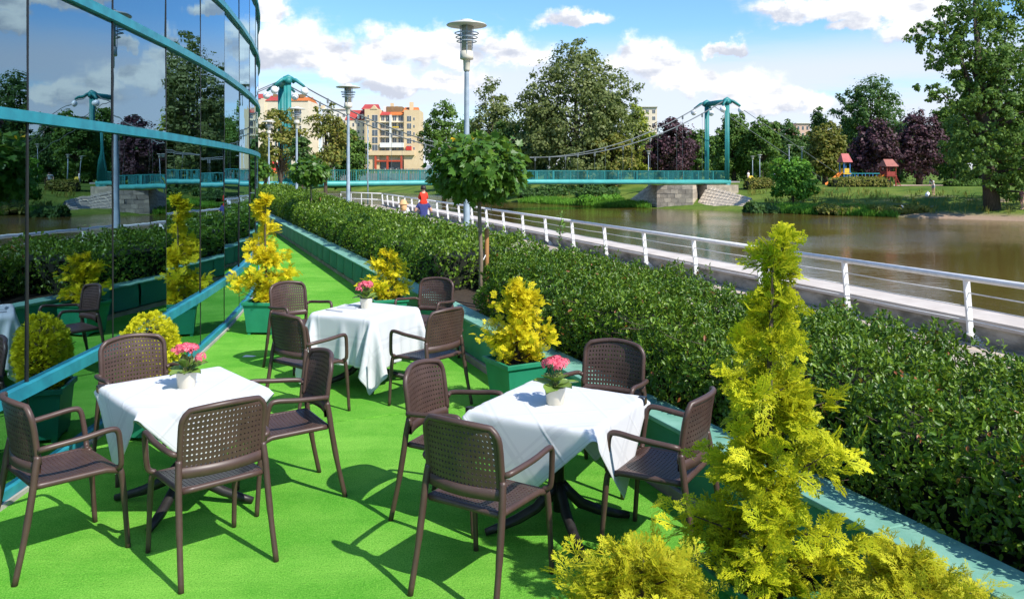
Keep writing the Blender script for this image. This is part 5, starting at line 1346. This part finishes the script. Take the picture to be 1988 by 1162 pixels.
pbox('wall', ap, 'cream_wall', 737.6, 785, 223, 0, 0.4, 12, base=GZ + 3.4)
pbox('wall', ap, 'ochre_wall', 785, 815, 214, 0, -1.2, 12, base=GZ)
pbox('fascia', ap, 'ochre_wall', 716, 806, 293, 301.5, -2.2, .39)
for x0 in (729, 752, 779): pbox('ground_column', ap, 'red_paint', x0, x0 + 3.6, 301.6, 0, -2.0, -1.4, base=GZ)
pbox('shop_front', ap, 'win_glass', 738, 784.8, 302, 0, .6, .9, base=GZ); pbox('shop_beam', ap, 'red_paint', 733, 779, 311, 314, -1.95, -1.45)
gable(ap, 'red_roof', 737, 756, 215, 223.5, -.2, 9, 0); gable(ap, 'orange_roof', 756.1, 782, 215, 223.5, -.2, 9, 0)
gable(ap, 'orange_roof', 779, 810, 205, 217, 2, 13, 2); gable(ap, 'red_roof', 702, 731, 200, 212.5, -1.0, 12, 1)
pbox('roof_block', ap, 'brown_roof', 747, 778, 205, 217, 4, 12)
for (x0, x1, y0) in ((754.5, 760, 198), (792, 799, 196), (741, 746.5, 204), (764, 769, 204)):
    ch = pbox('chimney', ap, 'ochre_wall' if x0 != 741 else 'pale_wall', x0, x1, y0, 216, 4.2, 6.2); pbox('chimney_cap', ch, 'brown_roof', x0 - .4, x1 + .4, y0 - 1.2, y0 - .05, 4.0, 6.4)
mb = MB(); o0 = ap.location
xa, xb, xm = bX(720) - o0.x, bX(734) - o0.x, bX(727) - o0.x; mb.add([(xa, -1.4, bz(212.5) - o0.z), (xb, -1.4, bz(212.5) - o0.z), (xm, -1.4, bz(204.5) - o0.z), (xa, 1.6, bz(212.5) - o0.z), (xb, 1.6, bz(212.5) - o0.z), (xm, 1.6, bz(204.5) - o0.z)], [(0, 1, 2), (5, 4, 3), (0, 3, 4, 1), (1, 4, 5, 2), (2, 5, 3, 0)]); obj('gable', mb, 'ochre_wall', ap)
for r_ in range(5):
    y0 = 224.5 + r_ * 14.3
    for (x0, x1) in ((739.5, 746.5), (748.5, 755.5), (762, 769.5), (773, 782)): window(ap, x0, x1, y0, y0 + 10, .4)
    for (x0, x1) in ((738.6, 756.2), (761.4, 784)):
        bl_ = pbox('balcony', ap, 'cream_wall', x0, x1, y0 + 12.2, y0 + 13.6, -1.1, .39); pbox('balcony_railing', bl_, 'win_frame' if r_ % 2 else 'fence_metal', x0 + .1, x1 - .1, y0 + 7.6, y0 + 12.1, -1.08, -1.0)
    window(ap, 723.5, 734.5, y0 - 1, y0 + 11, -1.2); window(ap, 791, 799.5, y0 + 1, y0 + 11.5, -1.2)
    window(ap, 714.8, 717.6, y0 - 1, y0 + 6, -1.2); window(ap, 803.2, 806.2, y0 + 4, y0 + 9.5, -1.2)
pbox('pillar', ap, 'pale_wall', 757, 760.8, 223.5, 293, -1.3, .38)
pbox('awning', ap, 'awning_white', 739, 785, 277.5, 286.5, -2.0, -1.2); pbox('awning', ap, 'awning_red', 789.5, 800, 284.5, 292, -2.0, -1.25); pbox('awning', ap, 'yellow_paint', 763, 775, 246, 248.4, -1.6, -1.12)
# neighbours to the left
cr_ = thing('apartment_block', 'cream terrace with a red mansard roof left of the ochre block', 'building', (bX(690), BDIST + 2, GZ))
pbox('wall', cr_, 'cream_wall', 668, 708.5, 232, 0, 2, 14, base=GZ); gable(cr_, 'red_roof', 667, 708.6, 211, 232.2, 1.8, 12, 4)
for r_ in range(5):
    for x0 in (672, 682, 692, 702): window(cr_, x0, x0 + 4, 238 + r_ * 14, 245 + r_ * 14, 2)
for x0 in (692, 700): pbox('dormer', cr_, 'pale_wall', x0, x0 + 4, 221, 230, 1.5, 5)
wh = thing('apartment_block', 'pale flat-roofed block behind the locust trees', 'building', (bX(640), BDIST + 10, GZ))
pbox('wall', wh, 'pale_wall', 612, 667.5, 208, 0, 10, 24, base=GZ); pbox('roof_slab', wh, 'pale_wall', 611, 668, 206, 207.9, 9.5, 24.5)
for r_ in range(6):
    for x0 in (618, 630, 642, 654): window(wh, x0, x0 + 5, 216 + r_ * 14, 223 + r_ * 14, 10)
for x0 in (655, 607): pbox('chimney', wh, 'ochre_wall', x0, x0 + 6, 199, 205.9, 12, 15)
pk = thing('apartment_block', 'cream and pink gabled houses with red roofs behind the left pylon', 'building', (bX(540), BDIST - 10, GZ))
pbox('wall', pk, 'cream_wall', 497, 530, 196, 0, -10, 6, base=GZ); pbox('wall', pk, 'pink_wall', 478, 496.8, 210, 0, -11, 5, base=GZ); pbox('wall', pk, 'cream_wall', 530.2, 611, 200, 0, -9, 6, base=GZ)
gable(pk, 'red_roof', 496, 524, 184, 196.2, -10.3, 4, 1); gable(pk, 'red_roof', 478, 497, 200, 210.2, -11.2, 3, 0); gable(pk, 'red_roof', 529, 560, 187, 200.2, -9.3, 5, 1); gable(pk, 'orange_roof', 562, 611, 190, 200.3, -9.3, 5, 1)
for r_ in range(6):
    for x0 in (483, 489, 503, 513, 535, 548, 562, 578, 594): window(pk, x0, x0 + 4, 217 + r_ * 15, 225 + r_ * 15, -10 if 497 < x0 < 530 else (-11 if x0 < 497 else -9))
for x0 in (578, 588, 536): pbox('chimney', pk, 'brown_roof', x0, x0 + 7, 185, 192, -4, -1)
for (x0, x1, y0, d_, nm, lab) in ((1238, 1276, 208, 230, 'cream_wall', 'cream building peeping over the lime-green tree'), (1498, 1515, 238, 300, 'pink_wall', 'pinkish flat block peeping between trees right of the pylon'), (1546, 1572, 240, 300, 'pink_wall', 'reddish block peeping left of the chestnut crown')):
    t_ = thing('distant_building', lab, 'building', (bX((x0 + x1) / 2, d_), d_, 3.5)); pbox('wall', t_, nm, x0, x1, y0, 0, 0, 12, d_, base=3.5); pbox('roof_slab', t_, 'pale_wall', x0 - .8, x1 + .8, y0 - 1.6, y0 - .05, -.5, 12.5, d_)
    for r_ in range(3):
        for k in range(3): 
            xx = x0 + (x1 - x0) * (k + .25) / 3; window(t_, xx, xx + (x1 - x0) / 6.5, y0 + 5 + r_ * 13, y0 + 12 + r_ * 13, 0, d_)
# red parasols / awnings and an orange slide by the left street, a parked white van
def parasol(px, y, d, m, label):
    q = A(px, y, d); z0 = th(q.x, q.y); t_ = thing('parasol', label, 'parasol', (q.x, q.y, z0), 0, 'parasols on the far street'); H_ = q.z - z0
    mb = MB(); mb.lathe([(.03, 0), (.03, H_)], 8); obj('pole', mb, 'win_frame', t_)
    mb = MB(); mb.lathe([(1.6, H_ - .7), (1.55, H_ - .62), (.8, H_ - .2), (.05, H_)], 8); obj('canopy', mb, m, t_)
parasol(528, 313, 120, 'awning_red', 'red parasol left of the left pylon'); parasol(536, 322, 116, 'awning_red', 'second red parasol left of the left pylon'); parasol(512, 325, 95, 'orange_paint', 'orange parasol beside the glass edge')
van = thing('parked_van', 'small white van parked behind the far quay fence', 'van', tuple(c_ + dv * 12 + nv_ * 4 + Vector((0, 0, 2.45))), math.atan2(dv.y, dv.x))
mat('van_white', (.78, .78, .76), (.72, .72, .7), .3, 2); mat('tyre', (.02, .02, .02), (.03, .03, .03), .8, 4)
mb = MB(); V = [(-2.4, .35), (2.4, .35), (2.4, .95), (1.75, 1.15), (1.1, 1.9), (-2.3, 1.95), (-2.4, .9)]
mb.add([(x, -.9, z) for x, z in V] + [(x, .9, z) for x, z in V], [tuple(range(7)), tuple(range(13, 6, -1))] + [(i, (i + 1) % 7 + 0, (i + 1) % 7 + 7, i + 7)[::-1] for i in range(7)]); obj('body', mb, 'van_white', van, bevel=.05)
mb = MB(); mb.box(-.2, 1.0, -.915, -.902, 1.15, 1.7); obj('side_window', mb, 'win_glass', van)
for x in (-1.5, 1.5):
    for y in (-.8, .8):
        mb = MB(); mb.tube([(x, y - .1, .33), (x, y + .1, .33)], .33, 14); obj('wheel', mb, 'tyre', van)

# ================================================================== PLAYGROUND
mat('play_roof', (.36, .13, .10), (.28, .10, .08), .8, 3)
mat('play_red', (.30, .045, .03), (.24, .035, .025), .7, 3)
mat('play_pink', (.48, .14, .13), (.40, .11, .10), .8, 3)
def play_tower(label, px, dist, ytop, m_roof, m_post, m_panel, w_):
    q = A(px, ytop, dist); z0 = th(q.x, q.y); t_ = thing('playground_tower', label, 'playground tower', (q.x, q.y, z0), R(12)); H_ = q.z - z0
    for sx_ in (-1, 1):
        for sy_ in (-1, 1): mb = MB(); mb.lathe([(.07, -.1), (.07, H_ * .74)], 8, (sx_ * w_, sy_ * w_, 0)); obj('post', mb, m_post, t_)
    mb = MB(); mb.box(-w_ - .1, w_ + .1, -w_ - .1, w_ + .1, H_ * .36, H_ * .39); obj('platform', mb, m_panel, t_)
    for y_ in (-w_, w_): mb = MB(); mb.box(-w_ + .08, w_ - .08, y_ - .03, y_ + .03, H_ * .40, H_ * .54); obj('side_panel', mb, m_panel, t_)
    mb = MB(); a = w_ + .25; mb.add([(-a, -a, H_ * .73), (a, -a, H_ * .73), (a, a, H_ * .73), (-a, a, H_ * .73), (-a * .75, 0, H_), (a * .75, 0, H_)], [(0, 1, 5, 4), (2, 3, 4, 5), (1, 2, 5), (3, 0, 4), (3, 2, 1, 0)]); obj('roof', mb, m_roof, t_)
    mb = MB(); V = []
    for k in range(9):
        u = k / 8; x = -w_ - .1 - u * 1.9; z = H_ * .37 * (1 - u) ** 1.3 + .12
        V += [(x, -.35, z + .22), (x, -.3, z), (x, .3, z), (x, .35, z + .22)]
    mb.add(V, [(i * 4 + k, i * 4 + k + 1, i * 4 + 5 + k, i * 4 + 4 + k) for i in range(8) for k in range(3)]); obj('slide', mb, 'orange_paint', t_)
    for s_ in (-.3, .3): mb = MB(); mb.tube([(w_ + .9, s_, 0), (w_ + .05, s_, H_ * .5)], .04, 6); obj('ladder_rail', mb, m_post, t_)
    for k in range(5): mb = MB(); u = (k + .6) / 6.5; mb.tube([(w_ + .9 - .85 * u, -.3, H_ * .5 * u), (w_ + .9 - .85 * u, .3, H_ * .5 * u)], .03, 6); obj('rung', mb, m_post, t_)
play_tower('yellow and blue playground tower with a red roof, left of the purple trees', 1640, 95, 298, 'play_pink', 'blue_paint', 'yellow_paint', .40)
play_tower('dark red wooden playground tower right of the yellow one', 1724, 93, 309, 'play_roof', 'play_red', 'play_red', .58)
bg_ = thing('climbing_frame', 'blue climbing frame between the two playground towers', 'climbing frame', tuple(A(1680, 345, 96)))
bg_.location.z = th(bg_.location.x, bg_.location.y)
for k in range(5):
    for y_ in (0, .9): mb = MB(); mb.tube([(-1.8 + .9 * k, y_, -.05), (-1.8 + .9 * k, y_, 1.5)], .05, 6); obj('post', mb, 'blue_paint', bg_)
for y_ in (0, .9):
    for z_ in (.8, 1.45): mb = MB(); mb.tube([(-1.8, y_, z_), (1.8, y_, z_)], .045, 6); obj('bar', mb, 'teal_paint', bg_)
mat('sand', (.55, .42, .30), (.48, .36, .25), .95, 2)
q = A(1770, 357, 95); mb = MB()
mb.add([(q.x - 6.5, q.y - 3.2, th(q.x - 6.5, q.y - 3.2) + .06), (q.x + 5.5, q.y - 3.2, th(q.x + 5.5, q.y - 3.2) + .06), (q.x + 5, q.y + 4, th(q.x + 5, q.y + 4) + .06), (q.x - 6, q.y + 4, th(q.x - 6, q.y + 4) + .06)], [(0, 1, 2, 3)]); struct('sandy_area', mb, 'sand')

# ================================================================== PEOPLE
mat('skin', (.60, .36, .25), (.54, .32, .22), .55, 8)
mat('navy_cloth', (.035, .045, .17), (.028, .036, .14), .85, 12); mat('navy_trousers', (.025, .035, .10), (.02, .03, .08), .85, 12)
mat('red_cloth', (.72, .045, .02), (.62, .035, .016), .85, 12); mat('white_dress', (.78, .76, .74), (.72, .70, .68), .85, 10)
mat('dark_hair', (.018, .013, .010), (.03, .02, .015), .5, 30); mat('straw', (.68, .42, .20), (.60, .36, .16), .8, 40)
mat('shoe', (.08, .06, .05), (.06, .05, .04), .6, 10); mat('yellow_cloth', (.75, .52, .05), (.7, .48, .05), .85, 10); mat('grey_cloth', (.34, .36, .38), (.28, .30, .32), .85, 10)
mat('pattern_cloth', (.55, .28, .24), (.30, .12, .14), .85, 9)
STAND = dict(pelvis=(0, 0, .95), waist=(0, 0, 1.10), chest=(0, .01, 1.34), neck=(0, 0, 1.50), head=(0, .02, 1.63), crown=(0, .01, 1.72),
             shl=(-.17, 0, 1.42), ell=(-.25, -.02, 1.15), wrl=(-.25, .07, .92), hal=(-.25, .10, .83), shr=(.17, 0, 1.42), elr=(.25, -.02, 1.15), wrr=(.25, .07, .92), har=(.25, .10, .83),
             hil=(-.09, 0, .90), knl=(-.10, .04, .49), anl=(-.10, -.02, .08), tol=(-.11, .13, .03), hir=(.09, 0, .90), knr=(.10, -.02, .49), anr=(.10, -.12, .10), tor=(.11, .04, .03))
RADI = dict(pelvis=.135, waist=.125, chest=.15, neck=.055, head=.098, crown=.075, shl=.07, ell=.045, wrl=.032, hal=.034, shr=.07, elr=.045, wrr=.032, har=.034, hil=.095, knl=.062, anl=.042, tol=.038, hir=.095, knr=.062, anr=.042, tor=.038)
EDG = [('pelvis', 'waist'), ('waist', 'chest'), ('chest', 'neck'), ('neck', 'head'), ('head', 'crown'), ('chest', 'shl'), ('shl', 'ell'), ('ell', 'wrl'), ('wrl', 'hal'), ('chest', 'shr'), ('shr', 'elr'), ('elr', 'wrr'), ('wrr', 'har'), ('pelvis', 'hil'), ('hil', 'knl'), ('knl', 'anl'), ('anl', 'tol'), ('pelvis', 'hir'), ('hir', 'knr'), ('knr', 'anr'), ('anr', 'tor')]
def person(label, loc, rz, scale, clothes, pose=None, rad=None, hair='dark_hair', fingers=True):
    """clothes: function(name of nearest joint, position) -> material index in the given list"""
    J = dict(STAND); J.update(pose or {}); Rd = dict(RADI); Rd.update(rad or {}); names = list(J)
    me = bpy.data.meshes.new('body'); me.from_pydata([J[n] for n in names], [(names.index(a), names.index(b)) for a, b in EDG], [])
    ob = bpy.data.objects.new('tmp_body', me); COL.objects.link(ob)
    md = ob.modifiers.new('skin', 'SKIN'); md.use_smooth_shade = True
    for i, n in enumerate(names):
        sv = me.skin_vertices[0].data[i]; sv.radius = (Rd[n], Rd[n] * (.72 if n in ('pelvis', 'waist', 'chest') else 1)); sv.use_root = n == 'pelvis'
    sb = ob.modifiers.new('sub', 'SUBSURF'); sb.levels = 2; sb.render_levels = 2
    dg = bpy.context.evaluated_depsgraph_get(); dg.update(); body = bpy.data.meshes.new_from_object(ob.evaluated_get(dg)); bpy.data.objects.remove(ob)
    mats, fn = clothes; body.materials.clear()
    for m_ in mats: body.materials.append(MATS[m_])
    KP = np.array([J[n] for n in names]); C_ = np.zeros((len(body.polygons), 3)); body.polygons.foreach_get('center', C_.ravel())
    cc = np.empty(len(body.polygons) * 3); body.polygons.foreach_get('center', cc); cc = cc.reshape(-1, 3)
    idx = np.array([fn(names[int(np.argmin(((KP - c) ** 2).sum(1)))], c) for c in cc], np.int32); body.polygons.foreach_set('material_index', idx)
    body.name = 'body'; t_ = thing('person', label, 'person', loc, rz); t_.scale = (scale,) * 3
    o = bpy.data.objects.new('body', body); link(o, t_)
    H_ = Vector(J['head']); up_ = (Vector(J['crown']) - Vector(J['neck'])).normalized()
    if hair:
        mb = MB(); c_ = H_ + up_ * .03 + Vector((0, -.018, 0)); mb.lathe([(.112, -.06), (.118, 0), (.105, .06), (.07, .10), (.02, .118)], 12, c_); obj('hair', mb, hair, t_, True)
    # nose and ears
    mb = MB(); mb.obox(H_ + Vector((0, .105, -.01)), (1, 0, 0), (0, 1, 0), (0, 0, 1), .012, .018, .02); obj('nose', mb, 'skin', t_)
    if fingers:
        for s_, hk, wk in ((-1, 'hal', 'wrl'), (1, 'har', 'wrr')):
            h_ = Vector(J[hk]); d_ = (h_ - Vector(J[wk])).normalized(); sd = d_.cross(Vector((s_, 0, .01))).normalized()
            mb = MB()
            for k, (off, ln) in enumerate(((-.024, .062), (-.008, .075), (.008, .07), (.024, .055))):
                b0_ = h_ + sd * off + d_ * .01; mb.tube([b0_, b0_ + d_ * ln * .5 + Vector((-s_ * .006, 0, 0)), b0_ + d_ * ln + Vector((-s_ * .02, 0, 0))], [.009, .0085, .007], 6)
            b0_ = h_ - d_ * .03 + sd * .028; mb.tube([b0_, b0_ + sd * .022 + d_ * .025, b0_ + sd * .026 + d_ * .05], [.010, .009, .007], 6); obj('fingers', mb, 'skin', t_, True)
    return t_
def cl_tee(n, c):
    if n in ('neck', 'head', 'crown', 'wrl', 'wrr', 'hal', 'har', 'ell', 'elr'): return 0
    if n in ('anl', 'anr', 'tol', 'tor'): return 3
    if n in ('hil', 'hir', 'knl', 'knr'): return 2
    return 1 if c[2] > .90 else 2
def fac(to): return math.atan2(to[1], to[0]) - math.pi / 2
# man with child on his shoulders, walking away
man_q = A(822, 340, 28.5); mz = ZP
wdir = fac((-.30, .95))
person('person in a navy T-shirt walking away with a child on the shoulders', (man_q.x, man_q.y, mz), wdir, 1.02, (['skin', 'navy_cloth', 'navy_trousers', 'shoe'], cl_tee),
       pose=dict(ell=(-.30, .02, 1.18), wrl=(-.25, .16, 1.22), hal=(-.20, .20, 1.30), elr=(.30, .02, 1.18), wrr=(.25, .16, 1.22), har=(.20, .20, 1.30), head=(0, .06, 1.61), crown=(0, .06, 1.70), knl=(-.10, .12, .50), anl=(-.10, .20, .09), tol=(-.11, .34, .05), anr=(.10, -.26, .14), tor=(.11, -.14, .04)), rad=dict(chest=.17, waist=.145, pelvis=.145))
kid = dict(pelvis=(0, -.03, .30), waist=(0, -.04, .42), chest=(0, -.02, .60), neck=(0, 0, .74), head=(0, .02, .88), crown=(0, .01, .97), shl=(-.12, 0, .68), ell=(-.18, .06, .50), wrl=(-.10, .16, .46), hal=(-.05, .19, .46), shr=(.12, 0, .68), elr=(.18, .06, .50), wrr=(.10, .16, .46), har=(.05, .19, .46),
           hil=(-.10, 0, .29), knl=(-.14, .17, .25), anl=(-.12, .20, -.02), tol=(-.12, .28, -.05), hir=(.10, 0, .29), knr=(.14, .17, .25), anr=(.12, .20, -.02), tor=(.12, .28, -.05))
def cl_kid(n, c):
    if n in ('neck', 'head', 'crown', 'hal', 'har', 'wrl', 'wrr'): return 0
    if n in ('knl', 'knr', 'anl', 'anr', 'tol', 'tor'): return 2
    return 1
person('child in a red top riding on the shoulders of the person in navy', (man_q.x, man_q.y, mz + 1.235), wdir, .88, (['skin', 'red_cloth', 'grey_cloth'], cl_kid), pose=kid, rad=dict(chest=.14, waist=.13, pelvis=.13, head=.10, crown=.08), fingers=False)
def cl_dress(n, c):
    if n in ('neck', 'head', 'crown', 'ell', 'elr', 'wrl', 'wrr', 'hal', 'har', 'knl', 'knr', 'anl', 'anr', 'tol', 'tor'): return 0
    return 1
wq = A(783, 340, 27.4)
wm = person('person in a white dress with a wide straw hat, walking away', (wq.x, wq.y, mz), wdir, .93, (['skin', 'white_dress'], cl_dress), hair=None, rad=dict(hil=.13, hir=.13, pelvis=.16))
mb = MB(); mb.lathe([(.20, 1.60), (.21, 1.615), (.13, 1.66), (.115, 1.74), (.06, 1.78), (.01, 1.785)], 20); obj('straw_hat', mb, 'straw', wm, True)
mb = MB(); mb.lathe([(.10, 1.38), (.125, 1.42), (.125, 1.58), (.11, 1.62)], 14, (0, -.05, 0)); obj('hair', mb, 'straw', wm, True)
mb = MB(); mb.lathe([(.17, 1.02), (.22, .75), (.27, .52), (.26, .52), (.14, 1.04)], 16); obj('skirt', mb, 'white_dress', wm, True)
mb = MB(); mb.tube([(-.16, -.06, 1.44), (-.02, -.165, 1.20), (.16, -.10, 1.0)], .012, 5); obj('bag_strap', mb, 'shoe', wm)
# people on the far bank
def cl_far(n, c):
    if n in ('neck', 'head', 'crown', 'ell', 'elr', 'wrl', 'wrr', 'hal', 'har', 'knl', 'knr', 'anl', 'anr', 'tol', 'tor'): return 0
    return 1 if c[2] > .95 else 2
def on_ground(px, dist): 
    x = (px - CX) * dist / FPX; return (x, dist, th(x, dist))
person('person in a white top bending over the grassy far bank', on_ground(1812, 75.8), fac((-.8, -.5)), 1.0, (['skin', 'white_dress', 'grey_cloth'], cl_far), pose=dict(waist=(0, .04, 1.08), chest=(0, .20, 1.27), neck=(0, .32, 1.38), head=(0, .42, 1.42), crown=(0, .49, 1.46), shl=(-.17, .24, 1.34), shr=(.17, .24, 1.34), ell=(-.2, .33, 1.08), wrl=(-.1, .42, .95), hal=(-.06, .47, .90), elr=(.2, .33, 1.08), wrr=(.1, .42, .95), har=(.06, .47, .90)))
person('person in reddish patterned clothes at the right picture edge by the water', on_ground(1984, 65.5), fac((-.9, -.3)), 1.0, (['skin', 'pattern_cloth', 'pattern_cloth'], cl_far))
person('person in white standing behind the yellow pushchair in the park', on_ground(1453, 98), fac((.6, -.6)), 1.0, (['skin', 'white_dress', 'grey_cloth'], cl_far))
person('person in grey in the park, left of the riverside bush', on_ground(1502, 100), fac((.2, -.9)), .95, (['skin', 'grey_cloth', 'navy_trousers'], cl_far))
q = on_ground(1458, 96.5); pc = thing('pushchair', 'yellow pushchair in the park beside the person in white', 'pushchair', q)
mb = MB(); mb.add([(-.3, -.3, .35), (.3, -.3, .35), (.3, .35, .35), (-.3, .35, .35), (-.32, -.4, .75), (.32, -.4, .75), (.25, .15, 1.1), (-.25, .15, 1.1)], [(3, 2, 1, 0), (0, 1, 5, 4), (4, 5, 6, 7), (1, 2, 6, 5), (3, 0, 4, 7), (2, 3, 7, 6)]); obj('seat', mb, 'yellow_cloth', pc)
for x in (-.28, .28):
    for y in (-.3, .35): mb = MB(); mb.tube([(x - .03, y, .14), (x + .03, y, .14)], .14, 10); obj('wheel', mb, 'tyre', pc)
    mb = MB(); mb.tube([(x, -.3, .2), (x, .2, .6), (x, .6, 1.05)], .02, 5); obj('handle', mb, 'tyre', pc)
# white bird at the water and a white bag on the bank
def bird(label, px, dist, sc_):
    q = on_ground(px, dist); t_ = thing('white_bird', label, 'bird', (q[0], q[1], max(q[2], ZW)), R(160)); t_.scale = (sc_,) * 3
    mb = MB(); mb.tube([(-.55, 0, .30), (-.38, 0, .22), (-.1, 0, .20), (.2, 0, .20), (.36, 0, .24), (.40, 0, .36), (.36, 0, .52), (.38, 0, .66), (.46, 0, .72), (.54, 0, .70)], [.02, .10, .18, .19, .13, .06, .045, .045, .05, .03], 10); obj('body', mb, 'globe_white', t_, True)
    mb = MB(); mb.tube([(.55, 0, .70), (.66, 0, .67)], [.025, .01], 6); obj('beak', mb, 'orange_paint', t_)
    for y in (-.06, .06): mb = MB(); mb.tube([(0, y, .05), (0, y, -.12)], .018, 5); obj('leg', mb, 'shoe', t_)
bird('white water bird at the waterline below the grassy bank', 1761, 69.6, .9)
q = on_ground(1801, 75.5); mb = MB(); mb.lathe([(.16, 0), (.22, .08), (.23, .22), (.15, .36), (.06, .44), (.10, .52)], 10)
o = obj('white_bag', mb, 'globe_white'); o.location = q; tag(o, 'white plastic bag on the grass beside the bending person', 'bag')
# scrap of paper on the carpet
mb = MB(); mb.add([(-.07, -.03, .004), (.06, -.035, .006), (.08, .03, .003), (-.05, .04, .010)], [(0, 1, 2, 3)]); q = G(483, 692); o = obj('paper_scrap', mb, 'white_cloth'); o.location = (q.x, q.y, .001); tag(o, 'small white scrap of paper on the green carpet', 'paper')
